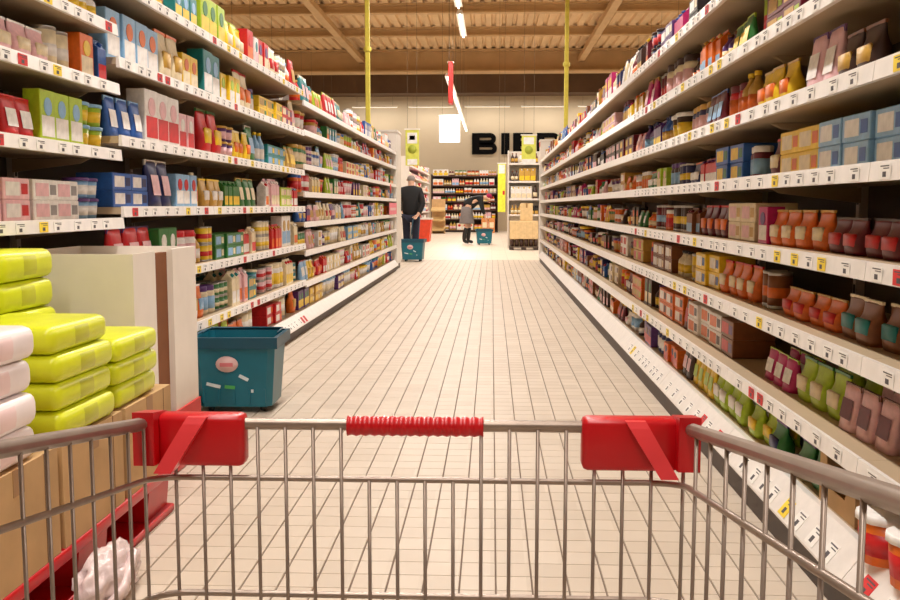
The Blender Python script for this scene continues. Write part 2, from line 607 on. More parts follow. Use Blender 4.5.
def p_tub(w=0.12, h=0.11, d=0.12):
    r = w / 2
    M = Matrix.Translation((0, r, 0))
    b = MB().lathe([(r * 0.78, 0), (r * 0.92, h * 0.86)], 14, M=M)
    l = MB().lathe([(r * 0.815, h * 0.18), (r * 0.895, h * 0.64)], 14, M=M)
    c = MB().lathe([(r * 1.0, h * 0.84), (r * 1.0, h * 0.97), (r * 0.9, h)], 14, M=M)
    return [('tub_body', b, 0), ('label', l, 1), ('lid', c, 2)]


def p_drink(w=0.09, h=0.22, d=0.075):
    hb = h * 0.78
    a = MB().rbox((-w / 2, 0, 0), (w / 2, d, hb), 0.002, 1, smooth=False)
    a.prism([(0.001, hb - 0.001), (d - 0.001, hb - 0.001), (d / 2 + 0.002, h * 0.95), (d / 2 - 0.002, h * 0.95)], 'x', -w / 2 + 0.001, w / 2 - 0.001)
    a.box((-w / 2, d / 2 - 0.002, h * 0.94), (w / 2, d / 2 + 0.002, h))
    l = MB().box((-w * 0.44, -0.0008, h * 0.08), (w * 0.44, 0.002, h * 0.42))
    c = MB(); c.lathe([(0.013, 0), (0.013, 0.016)], 10, M=Matrix.Translation((0, d * 0.22, h * 0.85)) @ Matrix.Rotation(math.radians(38), 4, 'X'))
    return [('carton_body', a, 0), ('label', l, 1), ('cap', c, 2)]


def p_pouch(w=0.12, h=0.17, d=0.06):
    m = MB(); v = []; f = []
    rows = 7; cols = 12
    for i in range(rows):
        t = i / (rows - 1)
        dd = d * 0.5 * (1 - t) ** 0.7 + 0.0025
        ww = w * 0.5 * (1 - 0.04 * math.sin(PI * t))
        for k in range(cols):
            a = 2 * PI * k / cols
            cx, sy = math.cos(a), math.sin(a)
            v.append((ww * math.copysign(abs(cx) ** 0.5, cx), dd * math.copysign(abs(sy) ** 0.8, sy) + d / 2, h * t))
    for i in range(rows - 1):
        for k in range(cols):
            k2 = (k + 1) % cols
            f.append((i * cols + k, i * cols + k2, (i + 1) * cols + k2, (i + 1) * cols + k))
    f.append(tuple(range(cols))); f.append(tuple(range((rows - 1) * cols, rows * cols)))
    m.add(v, f, 0, True)
    # label follows the slanted front
    fr = lambda t: d / 2 - (d * 0.5 * (1 - t) ** 0.7 + 0.0025) - 0.002
    l = MB(); q = []
    for t in (0.25, 0.4, 0.55, 0.68):
        for x in (-0.34, 0.34):
            q.append((w * x, fr(t), h * t))
    l.add(q, [(0, 1, 3, 2), (2, 3, 5, 4), (4, 5, 7, 6)])
    l.add([(p[0], p[1] + 0.006, p[2]) for p in q], [(0, 2, 3, 1), (2, 4, 5, 3), (4, 6, 7, 5)])
    e = MB().box((-w * 0.49, d / 2 - 0.004, h * 0.88), (w * 0.49, d / 2 + 0.004, h))
    return [('pouch_body', m, 0), ('label', l, 1), ('zip_strip', e, 2)]


KINDS = {   # builder, width, height, depth, plain noun, colour wording, which slots the label words use
    'carton': (p_carton, 0.13, 0.19, 0.07, 'tall carton'),
    'flat_box': (p_flatbox, 0.20, 0.07, 0.16, 'flat box'),
    'bag': (p_bag, 0.14, 0.20, 0.08, 'pillow bag'),
    'bottle': (p_bottle, 0.08, 0.24, 0.08, 'bottle'),
    'jar': (p_jar, 0.085, 0.13, 0.085, 'jar'),
    'tin_can': (p_can, 0.085, 0.12, 0.085, 'tin can'),
    'tub': (p_tub, 0.12, 0.11, 0.12, 'round tub'),
    'drink_carton': (p_drink, 0.09, 0.22, 0.075, 'drink carton'),
    'pouch': (p_pouch, 0.12, 0.17, 0.06, 'standing pouch'),
}
M_steel = mat('can_steel', (176, 172, 166), rough=0.3, metal=0.8)
tmpl = {}
for k, (fn, *_r) in KINDS.items():
    parts = fn()
    whole = MB()
    for i, (nm, mb, slot) in enumerate(parts):
        whole.add(mb.v, [], 0)
    whole = MB()
    for i, (nm, mb, slot) in enumerate(parts):
        o = len(whole.v)
        whole.v += mb.v
        whole.f += [tuple(q + o for q in fc) for fc in mb.f]
        whole.m += [i] * len(mb.f); whole.sm += mb.sm
    tmpl[k] = dict(parts=[(nm, mb.mesh(nm), slot) for nm, mb, slot in parts], whole=whole.mesh(k))
COUNT = {}


def slotmats(k, cols):
    out = []
    for nm, me, slot in tmpl[k]['parts']:
        out.append(M_steel if slot == 5 else pm(cols[slot]))
    return out


def product(k, loc, rotz, scale, cols, label, group, detailed):
    COUNT[k] = COUNT.get(k, 0) + 1
    ms = slotmats(k, cols)
    if detailed:
        r = empty(k, loc, rotz)
        for (nm, me, slot), m in zip(tmpl[k]['parts'], ms):
            obj(nm, me, m, r)
    else:
        r = obj(k, tmpl[k]['whole'], ms, None, loc, rotz)
    r.scale = scale
    tag(r, label, KINDS[k][4].split()[-1], group)
    return r


KMIX = ['carton', 'bag', 'pouch', 'bottle', 'jar', 'tin_can', 'tub', 'drink_carton', 'flat_box']
PAL_L = ['yellow', 'yellow', 'white', 'white', 'sky blue', 'blue', 'red', 'orange', 'pale pink', 'teal', 'cream', 'green', 'lime', 'purple', 'gold', 'red', 'cream']
PAL_R = ['burgundy', 'dark brown', 'navy', 'brown', 'purple', 'red', 'orange', 'yellow', 'dark brown', 'brown', 'purple', 'magenta', 'navy', 'gold', 'cream', 'white', 'orange', 'green', 'burgundy', 'pale pink', 'blue', 'lime', 'black']
LABC = ['white', 'cream', 'yellow', 'red', 'white', 'gold', 'sky blue', 'orange', 'pale pink']


PLUR = {v[4]: {'box': v[4] + 'es', 'pouch': v[4] + 'es'}.get(v[4].split()[-1], v[4] + 's') for v in KINDS.values()}
PLUR['flat box'] = 'flat boxes'; PLUR['standing pouch'] = 'standing pouches'
NEARW = ['nearest', 'second', 'third', 'fourth', 'fifth', 'sixth', 'seventh']
CARD = ['no', 'one', 'two', 'three', 'four', 'five', 'six', 'seven']


def fill(side, y0, wd, z, gap, lev, bayword, pal, detailed, rng, kinds=None, forced=None, rows=1, skipprob=0.05, inset=0.036):
    s = 1 if side == 'right' else -1
    x0 = RX if s > 0 else LX
    rot = -PI / 2 if s > 0 else PI / 2
    used = set()
    if lev == 'lowest':
        inset = 0.055
    elif s > 0:
        inset = 0.07 if z < 1.2 else 0.04
    y = y0 + 0.035
    yend = y0 + wd - 0.02
    forced = list(forced or [])
    while y < yend - 0.06:
        for _ in range(60):
            if forced:
                k, c1, c2, c3, n = forced.pop(0)
            else:
                k = rng.choice(kinds or KMIX); c1 = rng.choice(pal); c2 = rng.choice(LABC); c3 = rng.choice(pal + LABC)
                n = rng.choice((2, 2, 3, 3, 4))
                if c1 == c2 or c2 == c3:
                    continue
            if (k, c1, c2) not in used:
                break
        used.add((k, c1, c2))
        fn, kw, kh, kd, noun = KINDS[k]
        target = gap * ((rng.uniform(0.50, 0.82) if z < 1.2 else rng.uniform(0.62, 0.92)) if s > 0 else rng.uniform(0.60, 0.92))
        sz = target / kh
        stack = 1
        if k in ('flat_box', 'tin_can', 'tub', 'jar') and gap > kh * 1.75:
            stack = 2
            sz = 1.0 if k == 'flat_box' else min(1.15, target / (2 * kh))
            if k == 'jar':
                stack = 1; sz = min(1.35, target / kh)
        sz = min(sz, 1.45)
        sx = min(max(0.85, sz * rng.uniform(0.9, 1.05)), 1.3)
        pitch = kw * sx + rng.uniform(0.004, 0.010)
        if y + kw * sx > yend:
            if y + 0.09 > yend:
                break
            sx = (yend - y) / kw
            if sx < 0.6:
                y += 0.03
                continue
            pitch = kw * sx
        spots = []
        for q in range(n):
            if y + kw * sx > yend + 0.001:
                break
            if rng.random() > skipprob:
                spots.append(y + kw * sx / 2)
            y += pitch
        pl = PLUR[noun]
        for q, yc in enumerate(spots):
            for rr in range(rows):
                dx = inset + (0.012 if k in ('bottle', 'jar', 'tin_can') else 0) + rng.uniform(0, 0.02) + rr * (kd * sx + 0.03)
                if dx + kd * sx > BD - 0.08:
                    break
                for st in range(stack):
                    pre = '' if stack == 1 else (('lower ', 'upper ') if stack == 2 else ('bottom ', 'middle ', 'top '))[st]
                    if rows > 1:
                        pre += ('front ', 'rear ')[rr]
                    N = len(spots)
                    which = pre + (NEARW[q] + ' of ' + CARD[N] if N > 1 else 'lone')
                    label = f'{which} {c1} {pl if N > 1 else noun}, {c2} label, {lev} shelf, {bayword} {side}'
                    product(k, (x0 + s * dx, yc, z + 0.0005 + st * (kh * sz + 0.0006)), rot + rng.uniform(-0.02, 0.02),
                            (sx, sx, sz), (c1, c2, c3), label, f'{c1} {pl}, {c2} label, {lev} shelf, {bayword} {side}', detailed)
        y += rng.uniform(0.004, 0.02)


# ---- left side
LV_NEAR = [0.95, 1.22, 1.48, 1.71, 1.95]
LV_MID = [0.16, 0.41, 0.70, 0.995, 1.28, 1.59, 1.90]
LV_FAR = [0.16, 0.39, 0.64, 0.87, 1.11, 1.33, 1.60, 1.83]
LV_R = [0.19, 0.41, 0.65, 0.87, 1.095, 1.32, 1.55, 1.80]
LV_RN = [0.19, 0.41, 0.65, 0.87, 1.095, 1.32, 1.60, 1.86]
BW = 1.25
rng = random.Random(5)
ly = [(1.29 + BW * k) for k in range(11)]       # 1.29, 2.54 | 3.79 ... 13.79
for k, y0 in enumerate(ly):
    bayword = f'{NTH[k]} bay'
    if k < 2:
        lv = LV_NEAR; base = False
    elif k < 5:
        lv = LV_MID; base = True
    else:
        lv = LV_FAR; base = True
    wd = BW if k < 10 else 1.0
    bay('left', y0, wd, lv, f'white steel shelving, {bayword} from the trolley along the left side', tickets=(k < 5), base=base, last=(k == 10))
    for i, z in enumerate(lv):
        nxt = lv[i + 1] if i + 1 < len(lv) else z + 0.30
        gap = nxt - z - 0.045
        forced = None
        if k == 1:
            forced = {0: [('flat_box', 'pale pink', 'white', 'red', 3), ('flat_box', 'white', 'pale pink', 'grey', 2)],
                      1: [('bag', 'brown', 'cream', 'gold', 3), ('pouch', 'red', 'white', 'red', 2)],
                      2: [('carton', 'sky blue', 'white', 'pale pink', 3), ('bag', 'pale pink', 'cream', 'white', 3)],
                      3: [('carton', 'pale pink', 'white', 'red', 3), ('carton', 'gold', 'white', 'purple', 3)]}.get(i)
        if k == 2:
            forced = {3: [('flat_box', 'blue', 'white', 'navy', 2), ('pouch', 'navy', 'pale pink', 'white', 2), ('carton', 'sky blue', 'white', 'red', 3)],
                      4: [('pouch', 'blue', 'white', 'sky blue', 3), ('carton', 'white', 'red', 'pale pink', 3), ('carton', 'pale pink', 'red', 'white', 3)],
                      5: [('carton', 'sky blue', 'white', 'orange', 4), ('bag', 'cream', 'gold', 'orange', 2), ('carton', 'yellow', 'cream', 'orange', 3)],
                      6: [('bag', 'orange', 'yellow', 'cream', 2), ('bag', 'yellow', 'orange', 'cream', 4), ('carton', 'teal', 'yellow', 'sky blue', 3)],
                      1: [('tin_can', 'red', 'white', 'red', 4), ('pouch', 'yellow', 'white', 'orange', 3)],
                      2: [('pouch', 'red', 'pale pink', 'purple', 3), ('carton', 'green', 'cream', 'white', 2)]}.get(i)
        if k == 3:
            forced = {6: [('carton', 'lime', 'yellow', 'green', 3), ('bag', 'yellow', 'cream', 'lime', 3), ('carton', 'red', 'orange', 'red', 2)],
                      5: [('carton', 'teal', 'white', 'sky blue', 2), ('carton', 'yellow', 'white', 'lime', 3), ('bag', 'cream', 'orange', 'red', 3)],
                      0: [('bag', 'lime', 'yellow', 'gold', 4), ('bag', 'orange', 'cream', 'brown', 3)],
                      3: [('bag', 'gold', 'white', 'yellow', 3), ('drink_carton', 'green', 'yellow', 'green', 4)]}.get(i)
        fill('left', y0, wd, z, gap, ORD[i], bayword, PAL_L, k < 4, rng, forced=forced, rows=2 if (k in (2, 3) and z < 0.6) else 1)

# ---- right side
RW = 1.2325
ry = [2.21 + RW * (k - 1) for k in range(13)]
for k, y0 in enumerate(ry):
    bayword = f'{NTH[k]} bay'
    lv = LV_RN if k == 0 else LV_R
    bay('right', y0, RW, lv, f'white steel shelving, {bayword} from the trolley along the right side', tickets=(k < 4), last=(k == 12))
    if k == 12:
        continue
    for i, z in enumerate(lv):
        nxt = lv[i + 1] if i + 1 < len(lv) else z + 0.28
        gap = nxt - z - 0.045
        forced = None
        if k == 0:
            forced = {5: [('bag', 'white', 'pale pink', 'cream', 5), ('flat_box', 'white', 'pale pink', 'grey', 2)],
                      4: [('bag', 'brown', 'orange', 'gold', 4), ('flat_box', 'sky blue', 'white', 'blue', 2), ('flat_box', 'blue', 'white', 'navy', 2)],
                      3: [('bag', 'cream', 'green', 'brown', 4), ('flat_box', 'white', 'pale pink', 'grey', 3)],
                      1: [('pouch', 'burgundy', 'gold', 'brown', 5), ('pouch', 'magenta', 'white', 'magenta', 4)],
                      2: [('bag', 'dark brown', 'gold', 'brown', 4), ('flat_box', 'white', 'grey', 'lime', 2)]}.get(i)
        if k == 1:
            forced = {4: [('flat_box', 'sky blue', 'white', 'blue', 3), ('flat_box', 'yellow', 'cream', 'orange', 2), ('bag', 'burgundy', 'cream', 'red', 3)],
                      5: [('bag', 'dark brown', 'gold', 'brown', 3), ('pouch', 'pale pink', 'white', 'purple', 3), ('bag', 'yellow', 'orange', 'gold', 3)],
                      3: [('bag', 'burgundy', 'red', 'dark brown', 4), ('bag', 'orange', 'cream', 'gold', 4)],
                      2: [('bag', 'brown', 'teal', 'cream', 3), ('bag', 'orange', 'red', 'gold', 4)],
                      1: [('pouch', 'pale pink', 'burgundy', 'brown', 3), ('bag', 'lime', 'cream', 'green', 3), ('pouch', 'magenta', 'white', 'lime', 3)],
                      0: [('bag', 'green', 'navy', 'purple', 4), ('bag', 'lime', 'yellow', 'green', 4)]}.get(i)
        if k == 2:
            forced = {0: [('bag', 'lime', 'white', 'green', 4), ('pouch', 'yellow', 'lime', 'cream', 4)],
                      2: [('bag', 'orange', 'cream', 'red', 4), ('flat_box', 'yellow', 'white', 'blue', 2)],
                      3: [('flat_box', 'cream', 'pale pink', 'gold', 2), ('bag', 'burgundy', 'orange', 'red', 4)]}.get(i)
        if k == 0 and i == 0:
            forced = [('carton', 'brown', 'cream', 'gold', 2)]
            fill('right', y0, 0.80, z, gap, ORD[i], bayword, PAL_R, True, rng, forced=forced)
            continue
        ys = 0.40 if (k == 1 and i == 0) else 0.0
        fill('right', y0 + ys, RW - ys, z, gap, ORD[i], bayword, PAL_R, k < 4, rng, forced=forced, rows=2 if (k in (1, 2) and z < 0.6) else 1)

# goods seen through the trolley on the lowest shelf of the nearest right bay
kb = empty('cardboard_tray', (RX + 0.056, 2.50, 0.1905))
tag(kb, 'open kraft cardboard tray on the lowest shelf right beside the trolley', 'box')
t = MB()
obj('tray_base', MB().box((0.0, -0.13, 0), (0.28, 0.13, 0.004)), M_kraft, kb)
obj('side_wall', MB().box((0, -0.13, 0.004), (0.28, -0.126, 0.16)), M_kraft, kb)
obj('side_wall', MB().box((0, 0.126, 0.004), (0.28, 0.13, 0.16)), M_kraft, kb)
obj('side_wall', MB().box((0.276, -0.126, 0.004), (0.28, 0.126, 0.16)), M_kraft, kb)
obj('front_lip', MB().prism([(-0.126, 0.004), (0.126, 0.004), (0.126, 0.15), (0.09, 0.15), (0.06, 0.05), (-0.06, 0.05), (-0.09, 0.15), (-0.126, 0.15)], 'x', 0, 0.004), M_kraft, kb)
for q in range(3):
    product('tub', (RX - 0.028 + (q % 2) * 0.008, 1.845 + q * 0.148, 0.1945), -PI / 2, (1.1, 1.1, 1.05), ('orange', 'red', 'white'),
            f'{NEARW[q]} of three orange tubs with white lids, lowest shelf, beside the trolley', 'orange tubs on the lowest right shelf', True)
for q in range(3):
    product('pouch', (RX + 0.17, 1.84 + q * 0.15, 0.191), -PI / 2, (1.15, 1.15, 0.9), ('red', 'white', 'orange'),
            f'{NEARW[q]} of three red pouches standing behind the orange tubs beside the trolley', 'red pouches behind the orange tubs', True)

# ---- end columns of both rows
def end_column(side, ya, yb, label):
    s = 1 if side == 'right' else -1
    x0 = RX if s > 0 else LX
    r = empty('end_column', (x0, ya, 0)); tag(r, label, 'shelf end')
    obj('plinth', MB().box((s * 0.01, 0, 0), (s * 0.52, yb - ya, 0.09)), M_kick, r)
    obj('side_panel', MB().box((-s * 0.01, 0.0, 0.09), (s * 0.52, yb - ya, 2.14)), M_white, r)
    obj('top_cap', MB().box((-s * 0.02, -0.01, 2.14), (s * 0.53, yb - ya + 0.01, 2.17)), M_white, r)
    return r


e1 = end_column('left', 14.80, 15.5, 'white end column closing the left row of shelving')
#obj('round_sticker', MB().lathe([(0.07, 0), (0.07, 0.004)], 16, M=Matrix.Translation((0.010, 0.25, 1.28)) @ Matrix.Rotation(PI / 2, 4, 'Y')), pm('red'), e1)
#obj('pink_sign', MB().box((0.0105, 0.05, 0.92), (0.016, 0.62, 1.08)), mat('pink_card', (232, 120, 136), rough=0.5), e1)
pc = empty('promotion_card', (LX + 0.0095, 13.7, 0.8755)); tag(pc, 'pink promotion card clipped to the left shelving beside its end column', 'sign')
obj('card', MB().box((0, 0, 0), (0.004, 1.05, 0.17)), mat('pink_card', (232, 120, 136), rough=0.5), pc)
obj('card_print', MB().box((0.0035, 0.12, 0.06), (0.0048, 0.9, 0.10)), mat('pale_pink_print', (226, 188, 186)), pc)
rt = empty('shelf_tag', (LX + 0.0095, 13.9, 1.25)); tag(rt, 'round dark red shelf tag hanging from a rail near the left end column', 'sign')
obj('disc', MB().lathe([(0.075, 0), (0.075, 0.004)], 16, M=Matrix.Rotation(PI / 2, 4, 'Y')), pm('red'), rt)
obj('clip', MB().box((0, -0.015, 0.06), (0.004, 0.015, 0.10)), M_rail, rt)
e2 = end_column('right', 17.01, 17.35, 'white end column closing the right row of shelving')
obj('red_sticker', MB().box((-0.011, 0.05, 2.05), (-0.016, 0.3, 2.13)), pm('red'), e2)
for i, z in enumerate(LV_R):
    nxt = LV_R[i + 1] if i + 1 < len(LV_R) else z + 0.28
    fill('right', ry[12], RW, z, nxt - z - 0.045, ORD[i], 'thirteenth bay', PAL_R, False, rng, kinds=['carton', 'flat_box', 'bag', 'tub'])

# ------------------------------------------------------------------ wire trolley
CX0, CX1, CYF, CYB = -0.295, 0.165, 0.80, -0.20
SL = 0.165
ZR = 0.8125


def rz(y):
    return ZR + (CYF - y) * SL


cart = empty('shopping_trolley', ((CX0 + CX1) / 2, 0.3, 0))
tag(cart, 'silver wire shopping trolley with red plastic grips in the foreground', 'trolley')
CO = Vector(((CX0 + CX1) / 2, 0.3, 0))


def cpart(name, mb, m, parent=None):
    if parent is None:
        mb.v = [tuple(Vector(p) - CO) for p in mb.v]
        return obj(name, mb, m, cart)
    mb.v = [tuple(Vector(p) - CO) for p in mb.v]
    return obj(name, mb, m, parent)


def ring(inset, dz, rad, r, name, m=M_chrome, zf=None):
    # rounded U-loop: front bar with rounded corners and two sides going back
    x0, x1, yf = CX0 + inset, CX1 - inset, CYF - inset * 0.6
    pts = []
    zz = (lambda y: rz(y) + dz) if zf is None else zf
    pts.append((x0, CYB, zz(CYB)))
    for k in range(7):
        a = PI - (PI / 2) * k / 6
        y = yf - rad + rad * math.sin(a)
        pts.append((x0 + rad + rad * math.cos(a), y, zz(y)))
    for k in range(7):
        a = PI / 2 - (PI / 2) * k / 6
        y = yf - rad + rad * math.sin(a)
        pts.append((x1 - rad + rad * math.cos(a), y, zz(y)))
    pts.append((x1, CYB, zz(CYB)))
    return cpart(name, MB().tube(pts, r, 10), m)


ring(0.0, 0.0, 0.022, 0.0052, 'rim')
ring(0.003, -0.048, 0.03, 0.0026, 'wire_hoop')
ring(0.003, -0.152, 0.03, 0.0030, 'wire_hoop')
ring(0.003, -0.26, 0.03, 0.0030, 'wire_hoop')
ring(0.003, -0.36, 0.03, 0.0036, 'wire_hoop')
# side rims are heavier than the front bar
for xx in (CX0, CX1):
    cpart('side_rim', MB().tube([(xx, CYF - 0.03, rz(CYF - 0.03)), (xx, CYB, rz(CYB))], 0.0058, 10), M_chrome)
WR = 0.0016
xs = [CX0 + 0.0215 + 0.0241 * k for k in range(18)]
for k, x in enumerate(xs):
    top = rz(CYF) - 0.002
    if 7 <= k <= 10:
        top = rz(CYF) - 0.048
    t = 0.032 / 0.36
    cpart('front_bar', MB().tube([(x, CYF - 0.004, top), (x, CYF - 0.004, rz(CYF) - 0.36)], WR, 6), M_chrome)
for sx, xx, sp, y0 in ((1, CX0, 0.0345, 0.772), (-1, CX1, 0.0475, 0.790)):
    y = y0
    while y > CYB:
        cpart('side_bar', MB().tube([(xx + sx * 0.003, y, rz(y) - 0.003), (xx + sx * 0.004, y, rz(y) - 0.36)], WR, 6), M_chrome)
        y -= sp
# basket floor grid, following the sloping lower hoop
zb = lambda y: rz(y) - 0.36
for k in range(13):
    x = CX0 + 0.035 + k * 0.0325
    cpart('floor_bar', MB().tube([(x, CYF - 0.03, zb(CYF - 0.03)), (x, CYB, zb(CYB))], WR, 5), M_chrome)
for k in range(8):
    y = CYF - 0.08 - k * 0.12
    cpart('floor_cross_bar', MB().tube([(CX0 + 0.003, y, zb(y) - 0.004), (CX1 - 0.003, y, zb(y) - 0.004)], 0.003, 6), M_chrome)
# rear gate, handle, frame, casters
for k in range(12):
    x = CX0 + 0.03 + k * 0.036
    cpart('rear_bar', MB().tube([(x, CYB, rz(CYB)), (x, CYB + 0.02, zb(CYB))], WR, 5), M_chrome)
cpart('rear_bar', MB().tube([(CX0, CYB, rz(CYB)), (CX1, CYB, rz(CYB))], 0.005, 8), M_chrome)
for xx in (CX0, CX1):
    cpart('handle_arm', MB().tube([(xx, CYB, rz(CYB)), (xx, CYB - 0.05, rz(CYB) + 0.025), (xx, CYB - 0.1, rz(CYB) + 0.03)], 0.008, 8), M_chrome)
hb = cpart('handle', MB().tube([(CX0 - 0.005, CYB - 0.1, rz(CYB) + 0.03), (CX1 + 0.005, CYB - 0.1, rz(CYB) + 0.03)], 0.015, 12), M_redp)
for xx in (CX0 + 0.03, CX1 - 0.03):
    cpart('frame_tube', MB().tube([(xx, CYB + 0.02, zb(CYB)), (xx, CYB - 0.02, 0.35), (xx, CYB + 0.02, 0.17), (xx, 0.0, 0.13), (xx, 0.62, 0.13), (xx, 0.68, 0.16), (xx, 0.68, zb(0.68))], 0.011, 8), M_chrome)
    for yy in (-0.14, 0.60):
        fk = cpart('caster', MB().prism([(yy - 0.02, 0.13), (yy + 0.03, 0.13), (yy + 0.01, 0.05), (yy - 0.02, 0.05)], 'x', xx - 0.018, xx - 0.014), M_chrome)
        cpart('wheel', MB().lathe([(0.055, -0.013), (0.062, -0.008), (0.062, 0.008), (0.055, 0.013)], 18, M=Matrix.Translation((xx, yy - 0.006, 0.0625)) @ Matrix.Rotation(PI / 2, 4, 'Y')), M_rubber, fk)
for yy in (0.0, 0.62):
    cpart('frame_cross_tube', MB().tube([(CX0 + 0.03, yy, 0.13), (CX1 - 0.03, yy, 0.13)], 0.009, 8), M_chrome)
# corner caps
for sgn, xc in ((1, CX0), (-1, CX1)):
    xi = xc + sgn * (0.083 if sgn > 0 else 0.088)
    zt, zbt = ZR + 0.009, ZR - 0.036
    cap = MB()
    # front plate wraps over the bar
    cap.rbox((xc + sgn * 0.006, CYF - 0.011, zbt), (xi, CYF + 0.011, zt), 0.005, 2)
    co = cpart('corner_cap', cap, M_redp)
    side = MB()
    v0 = [(xc - sgn * 0.008, CYF + 0.010, zt), (xc - sgn * 0.008, CYF + 0.010, zbt), (xc - sgn * 0.008, CYF - 0.024, zt + 0.005), (xc - sgn * 0.008, CYF - 0.024, zbt + 0.004)]
    v1 = [(xc + sgn * 0.010, p[1], p[2]) for p in v0]
    side.add(v0 + v1, [(0, 1, 3, 2), (4, 6, 7, 5), (0, 2, 6, 4), (1, 5, 7, 3), (0, 4, 5, 1), (2, 3, 7, 6)])
    cpart('side_flap', side, M_redp, co)
    # slanting rib: starts at the top of the front plate and runs down and outwards, folding towards the viewer
    rib = MB()
    tw = 0.017
    xa = xc + sgn * 0.044; xb2 = xc + sgn * 0.017
    yt, yb = CYF - 0.0115, CYF - 0.024
    q = []
    for t in (0, 0.12, 0.25, 0.5, 0.75, 1.0):
        xx = xa + (xb2 - xa) * t
        yy = yt + (yb - yt) * (t ** 0.7)
        zz = zt - 0.001 + (zbt - 0.001 - zt) * t
        wv = tw * (1.0 - 0.12 * t)
        q += [(xx - wv / 2, yy - 0.002, zz), (xx + wv / 2, yy - 0.002, zz), (xx + wv / 2, yy + 0.016 * (0.4 + t * 0.6), zz), (xx - wv / 2, yy + 0.016 * (0.4 + t * 0.6), zz)]
    ff = [(0, 1, 2, 3), (20, 23, 22, 21)]
    for i in range(5):
        for k in range(4):
            a = i * 4 + k; b = i * 4 + (k + 1) % 4
            ff.append((a, a + 4, b + 4, b))
    rib.add(q, ff)
    cpart('slanting_rib', rib, M_redl, co)
# ribbed red sleeve in the middle of the front bar
gp = []; rad = []
gx0, gx1 = -0.1235, -0.0065
NB = 15
for k in range(NB * 4 + 1):
    t = k / (NB * 4)
    gp.append((gx0 + (gx1 - gx0) * t, CYF, ZR - 0.001)); rad.append(0.0084 + 0.0006 * math.cos(2 * PI * t * NB))
cpart('front_grip', MB().tube(gp, 0.01, 14, radii=rad), M_redp)

# ------------------------------------------------------------------ rolling baskets
def basket_meshes():
    def frus(w0, d0, w1, d1, z0, z1, t=0.006):
        m = MB()
        def rr(w, d, z):
            c = 0.03; a = w / 2; b = d / 2
            return [(-a + c, -b, z), (a - c, -b, z), (a, -b + c, z), (a, b - c, z), (a - c, b, z), (-a + c, b, z), (-a, b - c, z), (-a, -b + c, z)]
        o0, o1 = rr(w0, d0, z0), rr(w1, d1, z1)
        i0, i1 = rr(w0 - 2 * t, d0 - 2 * t, z0 + t), rr(w1 - 2 * t, d1 - 2 * t, z1)
        v = o0 + o1 + i0 + i1; f = []
        for k in range(8):
            j = (k + 1) % 8
            f += [(k, j, 8 + j, 8 + k), (8 + k, 8 + j, 24 + j, 24 + k), (16 + k, 24 + k, 24 + j, 16 + j)]
        f += [tuple(range(8)), tuple(range(16, 24))]
        m.add(v, f)
        return m
    P = {}
    P['tub'] = frus(0.36, 0.30, 0.41, 0.35, 0.035, 0.395)
    rim = MB()
    for (a, b) in (((-0.222, -0.19), (0.222, -0.170)), ((-0.222, 0.170), (0.222, 0.19)), ((-0.222, -0.17), (-0.202, 0.17)), ((0.202, -0.17), (0.222, 0.17))):
        rim.box((a[0], a[1], 0.345), (b[0], b[1], 0.402))
    P['rim'] = rim
    return P


def basket(loc, rotz, label, handle=None, seed=0):
    r = empty('rolling_basket', loc, rotz)
    tag(r, label, 'basket', 'turquoise rolling baskets')
    P = basket_meshes()
    obj('tub', P['tub'], M_teal, r)
    obj('rim', P['rim'], M_teald, r)
    # ribs low on the front, logo and print
    for x in (-0.15, -0.075, 0, 0.075, 0.15):
        obj('rib', MB().box((x - 0.004, -0.162, 0.055), (x + 0.004, -0.150, 0.13)), M_teal, r)
    lg = obj('emblem', MB().lathe([(0.042, -0.003), (0.042, 0.004)], 18, M=Matrix.Translation((-0.03, -0.1705, 0.262)) @ Matrix.Rotation(PI / 2 + 0.07, 4, 'X') @ Matrix.Scale(1.3, 4, (1, 0, 0))), mat('pale_pink_print', (226, 188, 186), rough=0.5), r)
    obj('emblem_bar', MB().box((-0.034, -0.0045, -0.012), (0.030, 0.003, 0.008), M=Matrix.Translation((-0.03, -0.1712, 0.262)) @ Matrix.Rotation(0.07, 4, 'X')), mat('rose_print', (212, 120, 128), rough=0.5), lg)
    mk = mat('white_print', (214, 226, 230), rough=0.5); mg = mat('green_print', (80, 176, 90), rough=0.5)
    for (x, z, w2, a, m) in ((-0.10, 0.15, 0.07, 0.25, mk), (0.05, 0.19, 0.05, 0.5, mk), (-0.02, 0.14, 0.05, 0.1, mg), (0.09, 0.12, 0.012, 0, mk)):
        M4 = Matrix.Translation((x, -0.1615 - (z - 0.15) * 0.07, z)) @ Matrix.Rotation(0.07, 4, 'X') @ Matrix.Rotation(a, 4, 'Y')
        obj('print_stripe', MB().box((-w2 / 2, -0.003, -0.008), (w2 / 2, 0.003, 0.008), M=M4), m, r)
    for x in (-0.13, 0.13):
        for y in (-0.09, 0.09):
            obj('wheel', MB().lathe([(0.021, -0.012), (0.024, -0.009), (0.024, 0.009), (0.021, 0.012)], 12, M=Matrix.Translation((x, y, 0.0242)) @ Matrix.Rotation(PI / 2, 4, 'Y')), M_rubber, r)
    if handle == 'up':
        obj('handle', MB().tube([(-0.07, 0.17, 0.37), (-0.07, 0.30, 0.62), (-0.06, 0.46, 0.785), (0.06, 0.46, 0.785), (0.07, 0.30, 0.62), (0.07, 0.17, 0.37)], 0.009, 8), M_teald, r)
    else:
        obj('handle', MB().tube([(-0.19, 0.0, 0.404), (-0.185, 0.17, 0.408), (0.185, 0.17, 0.408), (0.19, 0.0, 0.404)], 0.006, 8), M_teald, r)
    return r


